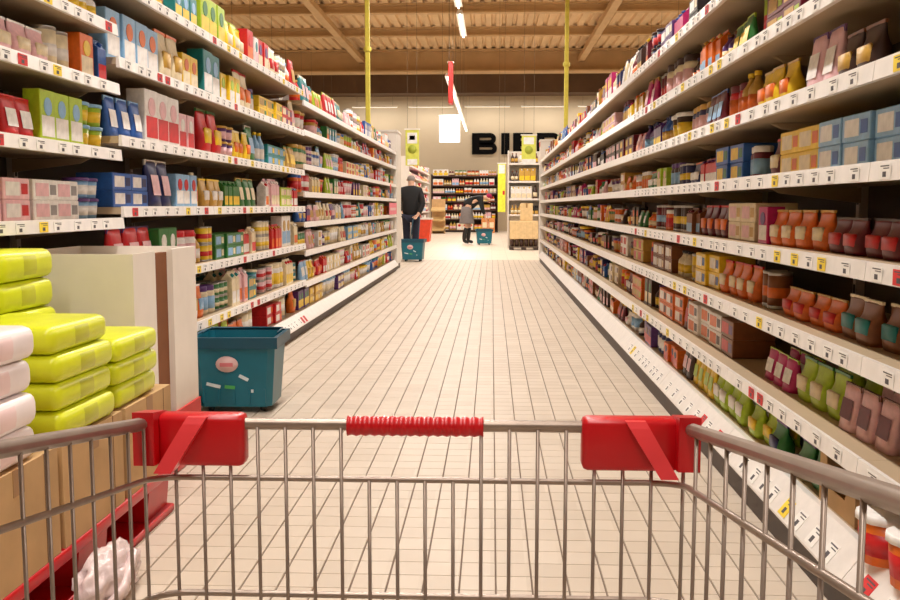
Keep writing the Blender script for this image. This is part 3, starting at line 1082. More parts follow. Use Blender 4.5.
basket((-1.245, 4.62, 0), math.radians(2), 'turquoise rolling basket parked on the floor by the left shelving').scale = (0.98, 0.95, 0.93)
basket((-1.43, 17.25, 0), math.radians(-4), 'turquoise rolling basket pulled along by the person in the black coat', handle='up')
basket((-0.20, 24.7, 0), math.radians(5), 'turquoise rolling basket beside the bending person in the burgundy hat')

# ------------------------------------------------------------------ promotion pallets on the left
def pallet(loc, lx, ly_, label, h=0.16):
    r = empty('plastic_pallet', loc); tag(r, label, 'pallet')
    obj('deck', MB().rbox((0, 0, h - 0.035), (lx, ly_, h), 0.008, 2), M_redp, r)
    for i in range(3):
        for j in range(3):
            a = 0.015 + (lx - 0.15) * i / 2; b = 0.02 + (ly_ - 0.22) * j / 2
            obj('foot', MB().prism([(a + 0.01, 0.02), (a + 0.11, 0.02), (a + 0.12, h - 0.035), (a, h - 0.035)], 'y', b, b + 0.18), M_redp, r)
    for i in range(3):
        a = 0.015 + (lx - 0.15) * i / 2
        obj('runner', MB().rbox((a, 0, 0.0), (a + 0.13, ly_, 0.024), 0.006, 2), M_redp, r)
    return r


pallet((-1.84, 1.80, 0), 0.80, 1.22, 'red plastic pallet under the kraft boxes beside the trolley')
KW = ['nearest', 'middle', 'farthest']
ky = [1.82, 2.225, 2.63]
for k in range(3):
    for j in range(2):
        xx = -1.045 - j * 0.40
        r = empty('cardboard_box', (xx - 0.19, ky[k] + 0.19, 0.1605))
        tag(r, f'kraft cardboard box, {KW[k]} in the {"aisle side" if j == 0 else "shelf side"} row on the red pallet', 'box', 'kraft boxes on the red pallet')
        hh = 0.262
        obj('box_body', MB().box((-0.19, -0.19, 0), (0.19, 0.19, hh)), M_kraft, r)
        obj('tape', MB().box((-0.191, -0.025, hh - 0.06), (0.191, 0.025, hh + 0.0006)), mat('brown_tape', (164, 120, 72), rough=0.4), r)
        obj('seam', MB().box((0.186, 0.12, 0.0), (0.1905, 0.124, hh)), mat('cardboard_edge', (120, 86, 52), rough=0.8), r)


def soft_pack(w, d, h):
    m = MB().rbox((-w / 2, -d / 2, 0), (w / 2, d / 2, h), 0.028, 3)
    band = MB().rbox((-w / 2 - 0.001, -d * 0.2, -0.0005 + 0.002), (w / 2 + 0.001, d * 0.2, h - 0.0015), 0.028, 3)
    seal = MB().box((-w * 0.3, d / 2 - 0.002, h * 0.45), (w * 0.3, d / 2 + 0.006, h * 0.55))
    return m.mesh('wrap'), band.mesh('band'), seal.mesh('end_seal')


SPM = soft_pack(0.36, 0.33, 0.082)
M_lime = mat('lime_yellow_wrap', (212, 218, 30), rough=0.32, var=0.10, scale=10)
M_limeb = mat('olive_print_band', (186, 188, 40), rough=0.35, var=0.12, scale=10)
M_wpk = mat('white_pink_wrap', (240, 226, 224), rough=0.3, var=0.05, scale=10)
M_wpb = mat('pale_pink_band', (236, 206, 204), rough=0.32, var=0.06, scale=10)
LAYW = ['bottom', 'second', 'third', 'fourth', 'fifth', 'sixth', 'top']


def packs(cx, cy, z0, n, lime, where, sc=(1, 1, 1)):
    for i in range(n):
        r = empty('wrapped_pack', (cx + random.uniform(-0.008, 0.008), cy + random.uniform(-0.006, 0.006), z0 + i * (0.0825 * sc[2])), random.uniform(-0.03, 0.03))
        r.scale = sc
        tag(r, f'{"lime yellow" if lime else "white and pink"} wrapped pack, {LAYW[i]} of the {where}', 'pack', f'packs in the {where}')
        obj('wrap', SPM[0], M_lime if lime else M_wpk, r)
        obj('band', SPM[1], M_limeb if lime else M_wpb, r)
        obj('end_seal', SPM[2], M_lime if lime else M_wpk, r)


ZP = 0.1605 + 0.2635
packs(-1.195, 1.975, ZP, 4, False, 'white stack nearest the trolley', (0.8, 0.85, 0.93))
packs(-1.195, 2.40, ZP, 4, True, 'middle aisle-side stack on the kraft boxes', (0.8, 1.0, 0.86))
packs(-1.195, 2.76, ZP, 3, True, 'far aisle-side stack on the kraft boxes', (0.8, 1.0, 0.82))
packs(-1.53, 2.04, ZP, 5, True, 'tall near stack under the shelves', (0.9, 1.0, 1.12))
packs(-1.53, 2.40, ZP, 5, True, 'tall middle stack under the shelves', (0.9, 1.0, 1.12))
packs(-1.53, 2.76, ZP, 5, True, 'far tall stack under the shelves', (0.9, 1.0, 1.08))

# second pallet: white cardboard display with a brown centre strip
pallet((-1.72, 3.08, 0), 0.55, 0.69, 'red plastic pallet under the white cardboard display')
r = empty('cardboard_display', (-1.43, 3.43, 0.1605))
tag(r, 'tall white cardboard display with a brown vertical strip on a red pallet', 'display')
hz_ = 0.68
obj('back_panel', MB().box((-0.23, -0.33, 0), (-0.222, 0.33, hz_)), M_wcard, r)
obj('end_panel', MB().box((-0.222, -0.33, 0), (0.24, -0.322, hz_)), M_wcard, r)
obj('end_panel', MB().box((-0.222, 0.322, 0), (0.24, 0.33, hz_)), M_wcard, r)
obj('front_panel', MB().box((0.232, -0.322, 0), (0.24, -0.12, hz_)), M_wcard, r)
obj('corner_post', MB().box((0.222, 0.05, 0), (0.244, 0.322, hz_)), M_wcard, r)
obj('brown_strip', MB().box((0.20, -0.12, 0.06), (0.222, 0.05, hz_ - 0.01)), mat('brown_board', (128, 74, 34), rough=0.7), r)
obj('bottom_lip', MB().box((0.240, -0.322, 0.0), (0.252, 0.322, 0.07)), mat('red_card', (206, 44, 40), rough=0.5), r)
obj('top_tray', MB().box((-0.222, -0.322, hz_ - 0.06), (0.20, 0.322, hz_ - 0.05)), M_wcard, r)

# crumpled film by the pallet
bm = bmesh.new()
bmesh.ops.create_icosphere(bm, subdivisions=4, radius=1)
rf = random.Random(3)
from mathutils import noise
for vv in bm.verts:
    n = noise.fractal(vv.co * 2.6, 0.9, 2.0, 4)
    n2 = noise.noise(vv.co * 6.0)
    p = vv.co * (1 + 0.28 * n + 0.10 * n2)
    vv.co = Vector((p.x * 0.055, p.y * 0.15, max(0.0, 0.055 + p.z * 0.075)))
fm = MB(); fm.add_bm(bm)
r = empty('plastic_film', (-0.975, 2.30, 0.0)); tag(r, 'crumpled white plastic film lying on the floor beside the red pallet', 'plastic film')
obj('film_heap', fm, mat('milky_film', (232, 210, 208), rough=0.25, var=0.12, scale=30, bump=0.6), r)
obj('film_fold', MB().tube([(0.03, -0.14, 0.02), (0.06, -0.05, 0.05), (0.045, 0.06, 0.10), (0.01, 0.15, 0.03)], 0.012, 6, radii=[0.006, 0.013, 0.014, 0.006]), mat('milky_film', (232, 210, 208)), r)
obj('printed_patch', MB().rbox((0.035, -0.03, 0.035), (0.062, 0.035, 0.075), 0.01, 2), mat('dark_red_print', (130, 34, 40), rough=0.4), r)

# ------------------------------------------------------------------ cross aisle and back of the hall
def shelf_unit(name, loc, rotz, wd, dp, ht, levels, label, mframe, mshelf, rail=True, backm=None):
    r = empty(name, loc, rotz); tag(r, label, 'shelving')
    obj('back_panel', MB().box((-wd / 2, dp - 0.03, 0), (wd / 2, dp, ht)), backm or mframe, r)
    obj('side_panel', MB().box((-wd / 2 - 0.03, 0, 0), (-wd / 2, dp, ht)), mframe, r)
    obj('side_panel', MB().box((wd / 2, 0, 0), (wd / 2 + 0.03, dp, ht)), mframe, r)
    for z in levels:
        s = obj('shelf', MB().box((-wd / 2, 0, -0.03), (wd / 2, dp - 0.03, 0)), mshelf, r, (0, 0, z))
        if rail:
            obj('price_rail', MB().box((-wd / 2, -0.012, -0.035), (wd / 2, 0, 0.008)), M_rail if mshelf is M_white else mshelf, s)
    return r


def fill_unit(loc, rotz, wd, levels, gaps, pal, what, rng, kinds, scale=1.0, labs=LABC):
    M = Matrix.Translation(loc) @ Matrix.Rotation(rotz, 4, 'Z')
    for i, z in enumerate(levels):
        x = -wd / 2 + 0.04
        used = set()
        while x < wd / 2 - 0.12:
            for _ in range(40):
                k = rng.choice(kinds); c1 = rng.choice(pal); c2 = rng.choice(labs); c3 = rng.choice(pal)
                if (k, c1, c2) not in used and c1 != c2:
                    break
            used.add((k, c1, c2))
            fn, kw, kh, kd, noun = KINDS[k]
            sz = min(1.6, gaps[i] * rng.uniform(0.7, 0.92) / kh); sx = min(1.5, max(1.0, sz)) * scale
            label = f'{c1} {noun} with {c2} label, {ORD[i]}{" shelf" if i == 0 else " shelf up"} of the {what}'
            spots = []
            for q in range(rng.choice((2, 3, 4))):
                if x + kw * sx > wd / 2 - 0.02:
                    break
                spots.append(x + kw * sx / 2)
                x += kw * sx + 0.006
            for q, xx in enumerate(spots):
                p = M @ Vector((xx, 0.02, z + 0.001)); N = len(spots)
                which = ('leftmost', 'second', 'third', 'fourth')[q] + ' of ' + CARD[N] if N > 1 else 'lone'
                label = f'{which} {c1} {PLUR[noun] if N > 1 else noun}, {c2} label, {ORD[i]} shelf, {what}'
                product(k, p, rotz, (sx, sx, sz), (c1, c2, c3), label, f'{c1} {PLUR[noun]}, {c2} label, {ORD[i]} shelf, {what}', False)
            x += 0.02


rng2 = random.Random(9)
M_dwood = mat('dark_brown_shelf', (74, 48, 34), rough=0.6)
BL = [0.08, 0.50, 0.85, 1.17, 1.48, 1.78, 2.14]
bloc = (-1.05, 36.5, 0)
shelf_unit('bottle_shelving', bloc, 0, 2.5, 0.5, 2.2, BL, 'tall dark brown shelving full of bottles against the back wall', M_dwood, M_dwood)
fill_unit(bloc, 0, 2.5, BL, [0.36, 0.30, 0.27, 0.26, 0.25, 0.30, 0.28], ['white', 'cream', 'pale pink', 'orange', 'burgundy', 'gold', 'red', 'green', 'cream', 'white'], 'back wall shelving', rng2, ['bottle', 'bottle', 'carton', 'jar', 'drink_carton'], 1.15)
fl_ = (0.76, 22.6, 0)
FL = [0.80, 1.17, 1.58, 2.0]
shelf_unit('drinks_shelving', fl_, 0, 0.72, 0.45, 2.30, FL, 'narrow white drinks shelving under the right hanging sign', M_white, M_white)
fill_unit(fl_, 0, 0.72, FL, [0.30, 0.34, 0.34, 0.26], ['dark brown', 'black', 'brown', 'white', 'dark brown', 'gold', 'yellow'], 'drinks shelving', rng2, ['bottle', 'bottle', 'bottle', 'drink_carton'], 1.0, ['white', 'cream', 'gold', 'yellow'])
# cream crate of bottles in front of it
cr = empty('drinks_crate', (0.73, 21.9, 0)); tag(cr, 'cream cardboard crate on a low pallet before the narrow drinks shelving', 'crate')
for i in range(3):
    obj('pallet_runner', MB().box((-0.33 + i * 0.28, -0.2, 0), (-0.23 + i * 0.28, 0.2, 0.06)), M_kick, cr)
obj('pallet_deck', MB().box((-0.33, -0.22, 0.06), (0.33, 0.22, 0.085)), M_panel, cr)
M_ccream = mat('cream_card', (226, 196, 146), rough=0.7)
obj('crate_box', MB().rbox((-0.32, -0.21, 0.25), (0.32, 0.21, 0.66), 0.01, 1, smooth=False), M_ccream, cr)
for i in range(6):
    obj('bottle_base', MB().lathe([(0.045, 0.085), (0.045, 0.25)], 10, M=Matrix.Translation((-0.27 + i * 0.108, -0.15, 0))), pm('dark brown'), cr)
obj('inner_tray', MB().box((-0.30, -0.10, 0.085), (0.30, 0.2, 0.25)), M_ccream, cr)
for i in range(4):
    obj('crate_seam', MB().box((-0.2 + i * 0.13, -0.2115, 0.27), (-0.196 + i * 0.13, -0.209, 0.64)), M_kraft, cr)
cc = empty('carton_stack', (0.79, 21.95, 0.6605)); tag(cc, 'small cream carton standing on top of the drinks crate', 'box')
obj('box_body', MB().rbox((-0.14, -0.12, 0), (0.14, 0.12, 0.40), 0.006, 1, smooth=False), M_ccream, cc)
obj('tape', MB().box((-0.02, -0.121, 0.3), (0.02, 0.121, 0.4008)), mat('brown_tape', (164, 120, 72)), cc)

# pink and white side shelving behind the person
sl_ = (-2.17, 29.0, 0)
SLV = [0.10, 0.48, 0.82, 1.14, 1.46, 1.78, 2.08]
shelf_unit('cosmetics_shelving', sl_, PI / 2, 8.0, 0.5, 2.3, SLV, 'long white shelving with pink goods beyond the person in black', M_white, M_white)
fill_unit(sl_, PI / 2, 8.0, SLV[1:], [0.30, 0.28, 0.28, 0.28, 0.26, 0.26], ['pale pink', 'white', 'white', 'pale pink', 'red', 'cream', 'magenta'], 'far pink shelving', rng2, ['carton', 'flat_box', 'bag'], 1.5)
rb = empty('red_crate', (-1.92, 27.0, 0.0)); tag(rb, 'orange red plastic dump bin standing in front of the pink shelving', 'bin')
obj('bin_body', MB().prism([(-0.16, 0.0), (0.16, 0.0), (0.22, 0.62), (-0.22, 0.62)], 'y', -0.4, 0.4), mat('orange_red_plastic', (226, 70, 34), rough=0.4), rb)
obj('bin_rim', MB().box((-0.235, -0.42, 0.62), (0.235, 0.42, 0.66)), mat('white_painted_steel', (226, 218, 208)), rb)
# tan stand and orange cartons by the bottle shelving
tn = empty('cardboard_stand', (-1.95, 34.6, 0)); tag(tn, 'tan cardboard display stand in front of the bottle shelving', 'stand')
obj('back_board', MB().box((-0.25, 0.2, 0), (0.25, 0.23, 1.25)), M_kraft, tn)
for z in (0.1, 0.45, 0.8):
    obj('tray', MB().prism([(-0.2, z), (0.2, z), (0.2, z + 0.16), (-0.2, z + 0.05)], 'x', -0.25, 0.25), mat('tan_card', (206, 170, 112), rough=0.7), tn)
obj('leg', MB().box((-0.25, -0.2, 0), (-0.22, 0.2, 0.2)), M_kraft, tn)
obj('leg', MB().box((0.22, -0.2, 0), (0.25, 0.2, 0.2)), M_kraft, tn)
for k in range(2):
    r = empty('orange_carton', (-0.27 + k * 0.26, 35.6, 0.0)); tag(r, f'orange carton on the floor before the bottle shelving, {["left", "right"][k]} of the pair', 'box', 'orange cartons on the floor')
    obj('box_body', MB().rbox((-0.12, -0.2, 0), (0.12, 0.2, 0.55), 0.006, 1, smooth=False), mat('orange_card', (218, 142, 80), rough=0.6), r)
    obj('label', MB().box((-0.08, -0.202, 0.2), (0.08, -0.198, 0.4)), pm('cream'), r)
    obj('flap', MB().box((-0.118, -0.19, 0.55), (-0.01, 0.19, 0.556)), mat('orange_card', (218, 142, 80)), r)

# black letters on the back wall
lt = empty('wall_lettering', (0, HY1 - 0.03, 0)); tag(lt, 'large bold black capital letters mounted high on the back wall', 'sign')
HL = 0.84
zl = 3.06


def letter(ch, x0, wdt):
    m = MB(); t = 0.30; dpt = (-0.03, 0.025)
    y0, y1 = dpt
    X = lambda u: x0 + u * wdt
    if ch == 'I':
        m.box((X(0), y0, zl), (X(1), y1, zl + HL))
    if ch == 'E':
        m.box((X(0), y0, zl), (X(0) + t, y1, zl + HL))
        for (a, b) in ((0, 0.21), (0.315, 0.525), (0.63, 0.84)):
            m.box((X(0) + t, y0, zl + a), (X(1) - (0.05 if a == 0.315 else 0), y1, zl + b))
    if ch in 'BR':
        m.box((X(0), y0, zl), (X(0) + t, y1, zl + HL))

        def bowl(za, zb, xo):
            n = 10; zc = (za + zb) / 2; ro = (zb - za) / 2; ri = ro - 0.185
            xs_ = xo - ro
            out = [(X(0) + t, za)] + [(xs_ + ro * math.cos(-PI / 2 + PI * i / n), zc + ro * math.sin(-PI / 2 + PI * i / n)) for i in range(n + 1)] + [(X(0) + t, zb)]
            inn = [(X(0) + t, zc - ri)] + [(xs_ + ri * math.cos(-PI / 2 + PI * i / n), zc + ri * math.sin(-PI / 2 + PI * i / n)) for i in range(n + 1)] + [(X(0) + t, zc + ri)]
            N = len(out); v = []
            for yy in (y0, y1):
                v += [(p[0], yy, p[1]) for p in out] + [(p[0], yy, p[1]) for p in inn]
            f = []
            for i in range(N - 1):
                f += [(i, i + 1, N + i + 1, N + i), (2 * N + i, 3 * N + i, 3 * N + i + 1, 2 * N + i + 1),
                      (i, 2 * N + i, 2 * N + i + 1, i + 1), (N + i, N + i + 1, 3 * N + i + 1, 3 * N + i)]
            m.add(v, f)
        if ch == 'B':
            bowl(zl, zl + 0.46, X(1)); bowl(zl + 0.38, zl + HL, X(1) - 0.04)
        else:
            bowl(zl + 0.34, zl + HL, X(1))
            m.prism([(X(0.45), zl + 0.36), (X(0.75), zl + 0.36), (X(1.05), zl), (X(0.72), zl)], 'y', y0, y1)
    return obj('letter', m, mat('matt_black_letter', (12, 11, 11), rough=0.9, spec=0.1), lt)


letter('B', -0.81, 1.0); letter('I', 0.36, 0.33); letter('E', 0.83, 0.78); letter('R', 1.78, 0.9)


# hanging signs
def hanging(name, x, y, z0, z1, wd, m, label, parts=(), th=0.02):
    r = empty(name, (x, y, 0)); tag(r, label, 'sign')
    p = obj('sign_board', MB().rbox((-wd / 2, -th / 2, z0), (wd / 2, th / 2, z1), 0.006, 1, smooth=False), m, r)
    for s in (-1, 1):
        obj('hanging_wire', MB().tube([(s * wd * 0.35, 0, z1), (s * wd * 0.35, 0, HZ - 0.002)], 0.003, 5), M_wire, r)
    obj('top_bar', MB().box((-wd / 2 - 0.02, -0.015, z1), (wd / 2 + 0.02, 0.015, z1 + 0.025)), M_rail, r)
    for (pn, u0, v0, u1, v1, pm_) in parts:
        obj(pn, MB().box((u0 * wd, -th / 2 - 0.003, z0 + v0 * (z1 - z0)), (u1 * wd, -th / 2 + 0.001, z0 + v1 * (z1 - z0))), pm_, p)
    return r


M_olive = mat('olive_print', (168, 178, 58), rough=0.5)
M_wsign = mat('white_sign_card', (242, 240, 238), rough=0.5)
h1 = hanging('hanging_sign', -1.585, 19.0, 1.80, 2.50, 0.27, M_ygr, 'yellow green hanging sign above the person in the black coat',
             [('panel', -0.36, 0.62, 0.36, 0.92, M_wsign), ('print_block', -0.2, 0.72, 0.2, 0.84, M_olive), ('panel', -0.36, 0.02, 0.36, 0.18, M_wsign)])
obj('round_print', MB().lathe([(0.085, -0.004), (0.085, 0.004)], 18, M=Matrix.Translation((0, -0.012, 2.12)) @ Matrix.Rotation(PI / 2, 4, 'X')), M_olive, h1)
h2 = hanging('hanging_sign', 0.72, 19.0, 1.82, 2.38, 0.28, M_ygr, 'yellow green hanging sign in front of the black letters',
             [('panel', -0.36, 0.70, 0.36, 0.94, M_wsign), ('panel', -0.5, 0.0, 0.5, 0.18, M_wsign)])
obj('round_print', MB().lathe([(0.08, -0.004), (0.08, 0.004)], 18, M=Matrix.Translation((0, -0.012, 2.10)) @ Matrix.Rotation(PI / 2, 4, 'X')), M_olive, h2)
hanging('hanging_sign', 0.24, 24.0, 0.85, 2.05, 0.19, mat('bright_yellow_card', (234, 240, 70), rough=0.5), 'tall narrow bright yellow sign beside the drinks shelving',
        [('panel', -0.4, 0.80, 0.4, 0.98, M_wsign), ('red_mark', 0.12, 0.36, 0.4, 0.44, pm('red'))])
hanging('light_box', -1.075, 24.25, 2.60, 3.26, 0.52, mat('lit_white_sign', (252, 250, 250), emit=1.3, var=0), 'blank white backlit sign box hanging over the cross aisle', th=0.12)
rs = hanging('red_sign', -0.88, 20.4, 3.15, 4.0, 0.09, mat('red_card', (206, 44, 40)), 'narrow red sign hanging beside the long tube lamps', th=0.4)
# yellow poles rising behind the shelf ends
for x, y, nm in ((-1.93, 14.9, 'left'), (1.26, 16.6, 'right')):
    r = empty('yellow_pole', (x, y, 2.17)); tag(r, f'slim yellow pole reaching the roof above the {nm} shelving', 'pole', 'yellow poles')
    obj('shaft', MB().rbox((-0.035, -0.035, 0.012), (0.035, 0.035, HZ - 2.19), 0.008, 1, smooth=False), M_yel, r)
    obj('foot_plate', MB().box((-0.07, -0.07, 0), (0.07, 0.07, 0.012)), M_yel, r)
    obj('collar', MB().lathe([(0.055, 1.2), (0.06, 1.21), (0.06, 1.26), (0.055, 1.27)], 12), M_yel, r)


# ------------------------------------------------------------------ people
def skin(name, pts, edges, radii, m, parent, sub=2, root=0):
    me = bpy.data.meshes.new(name)
    me.from_pydata(pts, edges, [])
    o = bpy.data.objects.new(name, me); C.objects.link(o)
    o.parent = parent
    me.materials.append(m)
    md = o.modifiers.new('skin', 'SKIN')
    md.use_smooth_shade = True
    if not me.skin_vertices:
        bm = bmesh.new(); bm.from_mesh(me); bm.verts.layers.skin.verify(); bm.to_mesh(me); bm.free()
    sv = me.skin_vertices[0].data
    for i, r in enumerate(radii):
        rr = r if isinstance(r, tuple) else (r, r)
        sv[i].radius = rr
        sv[i].use_root = (i == root)
    s2 = o.modifiers.new('subdivision', 'SUBSURF'); s2.levels = sub; s2.render_levels = sub
    return o


def chain(skel):
    # skel: dict name -> (co, radius, parent name)
    names = list(skel); idx = {n: i for i, n in enumerate(names)}
    pts = [skel[n][0] for n in names]; rad = [skel[n][1] for n in names]
    ed = [(idx[n], idx[skel[n][2]]) for n in names if skel[n][2]]
    return pts, ed, rad


M_skin = mat('skin', (214, 168, 140), rough=0.5)
M_coat = mat('black_coat', (18, 18, 20), rough=0.8)
M_jean = mat('dark_navy_trousers', (30, 34, 52), rough=0.85)
M_shoe = mat('black_shoe', (24, 22, 22), rough=0.5)
M_hair = mat('grey_hair', (150, 142, 136), rough=0.8, bump=0.5, scale=60)


def fingers(sk, side, wrist, hand, fdir, spread, root):
    h = Vector(hand); fd = Vector(fdir).normalized(); sp = Vector(spread).normalized()
    drop = Vector((0, 0, -1))
    for i, (o, L) in enumerate(((-0.028, 0.066), (-0.010, 0.078), (0.010, 0.074), (0.028, 0.058))):
        a = h + sp * o + fd * 0.03
        b = a + fd * L * 0.5
        c = b + (fd * 0.6 + drop * 0.35).normalized() * L * 0.45
        sk[f'f{side}{i}a'] = (tuple(a), 0.0095, root); sk[f'f{side}{i}b'] = (tuple(b), 0.0085, f'f{side}{i}a'); sk[f'f{side}{i}c'] = (tuple(c), 0.007, f'f{side}{i}b')
    a = h + sp * 0.04 - fd * 0.005; b = a + (sp + fd).normalized() * 0.035; c = b + fd * 0.028
    sk[f't{side}a'] = (tuple(a), 0.011, root); sk[f't{side}b'] = (tuple(b), 0.0095, f't{side}a'); sk[f't{side}c'] = (tuple(c), 0.008, f't{side}b')


def face(root, head, fwd, up, m_lip):
    h = Vector(head); f_ = Vector(fwd).normalized(); u = Vector(up).normalized(); s = f_.cross(u)

    def ball(name, co, r, m, sc=(1, 1, 1)):
        b = MB(); b.lathe([(r * math.sin(PI * i / 6) + 1e-4, -r * math.cos(PI * i / 6)) for i in range(7)], 8)
        b.v = [(p[0] * sc[0] + co[0], p[1] * sc[1] + co[1], p[2] * sc[2] + co[2]) for p in b.v]
        return obj(name, b, m, root)
    for k in (-1, 1):
        ball('eye', h + f_ * 0.083 + s * k * 0.032 + u * 0.005, 0.012, M_shoe)
        ball('ear', h + s * k * 0.078 - u * 0.005, 0.024, M_skin)
    ball('nose', h + f_ * 0.098 - u * 0.02, 0.017, M_skin)
    ball('mouth', h + f_ * 0.085 - u * 0.055, 0.016, m_lip)


M_lip = mat('lips', (176, 92, 86), rough=0.5)
# person in a black coat, walking away, one hand back on the basket handle
P1 = empty('person', (-1.53, 17.95, 0)); tag(P1, 'person in a black coat walking away and pulling a turquoise basket', 'person'); P1.scale = (0.93, 0.93, 0.93)
sk = {}
sk['pelvis'] = ((0, 0, 0.93), (0.14, 0.10), None)
sk['spine'] = ((0, 0.02, 1.12), (0.14, 0.095), 'pelvis')
sk['chest'] = ((0, 0.05, 1.32), (0.15, 0.10), 'spine')
sk['neck'] = ((0, 0.10, 1.47), 0.055, 'chest')
sk['head0'] = ((0, 0.13, 1.55), (0.07, 0.08), 'neck')
sk['head1'] = ((0, 0.15, 1.62), (0.08, 0.092), 'head0')
sk['head2'] = ((0, 0.15, 1.69), (0.05, 0.06), 'head1')
for k, nm in ((-1, 'l'), (1, 'r')):
    sk['hip' + nm] = ((k * 0.09, 0, 0.86), 0.088, 'pelvis')
    st = 0.14 if k < 0 else -0.10
    sk['knee' + nm] = ((k * 0.095, st * 0.55 + 0.03, 0.48), 0.058, 'hip' + nm)
    sk['ankle' + nm] = ((k * 0.095, st, 0.085 if k < 0 else 0.10), 0.038, 'knee' + nm)
    sk['toe' + nm] = ((k * 0.105, st + 0.15, 0.035), 0.03, 'ankle' + nm)
    sk['sho' + nm] = ((k * 0.175, 0.05, 1.38), 0.068, 'chest')
sk['elbl'] = ((-0.24, 0.10, 1.12), 0.045, 'shol'); sk['wril'] = ((-0.20, 0.30, 0.98), 0.03, 'elbl'); sk['hanl'] = ((-0.19, 0.37, 0.95), 0.03, 'wril')
sk['elbr'] = ((0.24, -0.06, 1.12), 0.045, 'shor'); sk['wrir'] = ((0.16, -0.17, 0.90), 0.03, 'elbr'); sk['hanr'] = ((0.125, -0.225, 0.86), 0.03, 'wrir')
fingers(sk, 'l', sk['wril'][0], sk['hanl'][0], (0, 1, -0.3), (1, 0, 0), 'hanl')
fingers(sk, 'r', sk['wrir'][0], sk['hanr'][0], (-0.2, -1, -0.4), (-1, 0.2, 0), 'hanr')
skin('body', *chain(sk), M_skin, P1)
c = {}
c['pelvis'] = ((0, 0.0, 0.80), (0.20, 0.15), None)
c['spine'] = ((0, 0.01, 1.10), (0.185, 0.145), 'pelvis')
c['chest'] = ((0, 0.04, 1.33), (0.18, 0.14), 'spine')
c['collar'] = ((0, 0.09, 1.48), 0.075, 'chest')
for k, nm in ((-1, 'l'), (1, 'r')):
    c['sho' + nm] = ((k * 0.18, 0.05, 1.385), 0.085, 'chest')
c['elbl'] = ((-0.25, 0.10, 1.12), 0.066, 'shol'); c['wril'] = ((-0.205, 0.28, 0.99), 0.05, 'elbl')
c['elbr'] = ((0.25, -0.06, 1.12), 0.066, 'shor'); c['wrir'] = ((0.17, -0.15, 0.92), 0.05, 'elbr')
skin('coat', *chain(c), M_coat, P1)
t = {}
t['pelvis'] = ((0, 0, 0.92), (0.16, 0.12), None)
for k, nm in ((-1, 'l'), (1, 'r')):
    st = 0.14 if k < 0 else -0.10
    t['hip' + nm] = ((k * 0.09, 0, 0.84), 0.10, 'pelvis')
    t['knee' + nm] = ((k * 0.095, st * 0.55 + 0.03, 0.48), 0.078, 'hip' + nm)
    t['ankle' + nm] = ((k * 0.095, st, 0.11), 0.062, 'knee' + nm)
skin('trousers', *chain(t), M_jean, P1)
for k in (-1, 1):
    st = 0.14 if k < 0 else -0.10
    skin('shoe', [(k * 0.095, st - 0.03, 0.05), (k * 0.10, st + 0.06, 0.05), (k * 0.105, st + 0.16, 0.038)], [(0, 1), (1, 2)], [0.05, 0.05, 0.04], M_shoe, P1)
skin('hair', [(0, 0.115, 1.56), (0, 0.125, 1.63), (0, 0.14, 1.70)], [(0, 1), (1, 2)], [(0.078, 0.07), (0.094, 0.092), (0.07, 0.075)], M_hair, P1)
face(P1, (0, 0.15, 1.61), (0, 1, -0.2), (0, 0.2, 1), M_lip)

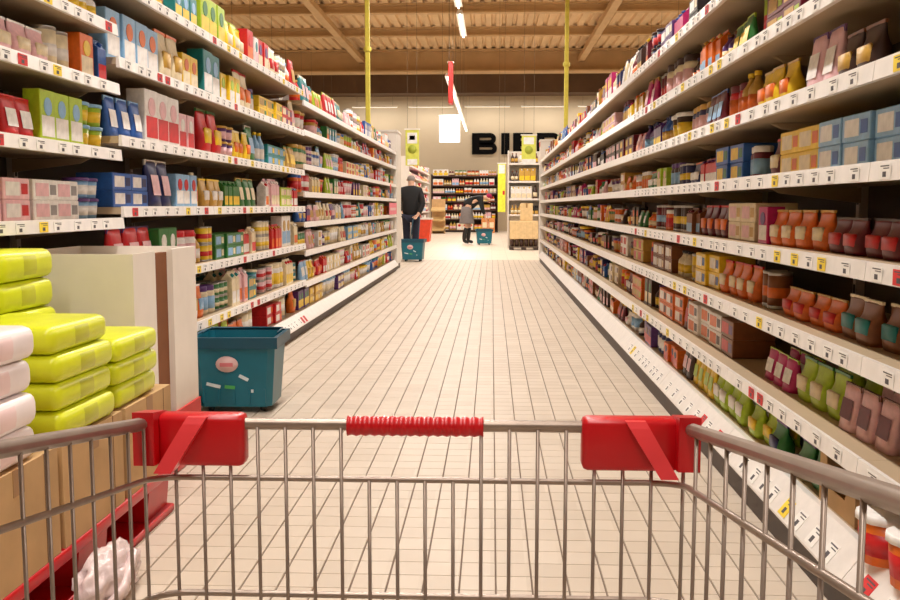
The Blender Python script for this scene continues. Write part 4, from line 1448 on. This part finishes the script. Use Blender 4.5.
# person bending over a basket
P2 = empty('person', (-0.66, 25.1, 0)); tag(P2, 'person in a burgundy hat and dark coat bending over a basket', 'person')
sk = {}
sk['pelvis'] = ((-0.04, 0, 0.94), (0.12, 0.14), None)
sk['spine'] = ((0.12, 0, 1.12), (0.11, 0.13), 'pelvis')
sk['chest'] = ((0.31, 0, 1.21), (0.11, 0.14), 'spine')
sk['neck'] = ((0.45, 0, 1.23), 0.05, 'chest')
sk['head0'] = ((0.52, 0, 1.22), (0.075, 0.07), 'neck')
sk['head1'] = ((0.585, 0, 1.19), (0.085, 0.078), 'head0')
sk['head2'] = ((0.64, 0, 1.17), (0.05, 0.05), 'head1')
for k, nm in ((-1, 'l'), (1, 'r')):
    sk['hip' + nm] = ((-0.03, k * 0.085, 0.86), 0.085, 'pelvis')
    sk['knee' + nm] = ((0.03 + k * 0.03, k * 0.085, 0.47), 0.055, 'hip' + nm)
    sk['ankle' + nm] = ((-0.02 + k * 0.05, k * 0.085, 0.085), 0.036, 'knee' + nm)
    sk['toe' + nm] = ((0.12 + k * 0.05, k * 0.09, 0.035), 0.028, 'ankle' + nm)
    sk['sho' + nm] = ((0.35, k * 0.155, 1.20), 0.06, 'chest')
    sk['elb' + nm] = ((0.40, k * 0.18, 0.95), 0.04, 'sho' + nm)
    sk['wri' + nm] = ((0.47, k * 0.14, 0.74), 0.028, 'elb' + nm)
    sk['han' + nm] = ((0.49, k * 0.13, 0.67), 0.028, 'wri' + nm)
    fingers(sk, nm, sk['wri' + nm][0], sk['han' + nm][0], (0.3, 0, -1), (0, -k, 0), 'han' + nm)
skin('body', *chain(sk), M_skin, P2)
c = {}
c['pelvis'] = ((-0.05, 0, 0.93), (0.16, 0.18), None)
c['spine'] = ((0.12, 0, 1.11), (0.15, 0.17), 'pelvis')
c['chest'] = ((0.32, 0, 1.21), (0.14, 0.17), 'spine')
c['collar'] = ((0.45, 0, 1.235), 0.07, 'chest')
for k, nm in ((-1, 'l'), (1, 'r')):
    c['sho' + nm] = ((0.35, k * 0.165, 1.20), 0.078, 'chest')
    c['elb' + nm] = ((0.40, k * 0.185, 0.95), 0.06, 'sho' + nm)
    c['wri' + nm] = ((0.465, k * 0.145, 0.77), 0.045, 'elb' + nm)
skin('coat', *chain(c), M_coat, P2)
obj('skirt', MB().lathe([(0.215, 0.54), (0.21, 0.56), (0.175, 0.80), (0.15, 0.98)], 16, M=Matrix.Translation((0.0, 0, 0)), sx=0.95, sy=1.05), mat('grey_skirt', (120, 112, 110), rough=0.9), P2)
for k in (-1, 1):
    ax = -0.02 + k * 0.05
    skin('boot', [(0.03 + k * 0.03, k * 0.085, 0.46), (ax + 0.01, k * 0.085, 0.25), (ax, k * 0.085, 0.075), (ax + 0.14, k * 0.09, 0.045)], [(0, 1), (1, 2), (2, 3)], [0.066, 0.062, 0.055, 0.04], M_shoe, P2)
skin('hat', [(0.50, 0, 1.27), (0.58, 0, 1.255), (0.655, 0, 1.20)], [(0, 1), (1, 2)], [0.07, 0.095, 0.075], mat('burgundy_wool', (150, 24, 66), rough=0.9, bump=0.5, scale=80), P2)
face(P2, (0.585, 0, 1.19), (0.35, 0, -1), (1, 0, 0.3), M_lip)
print('PRODUCTS', COUNT, sum(COUNT.values()))
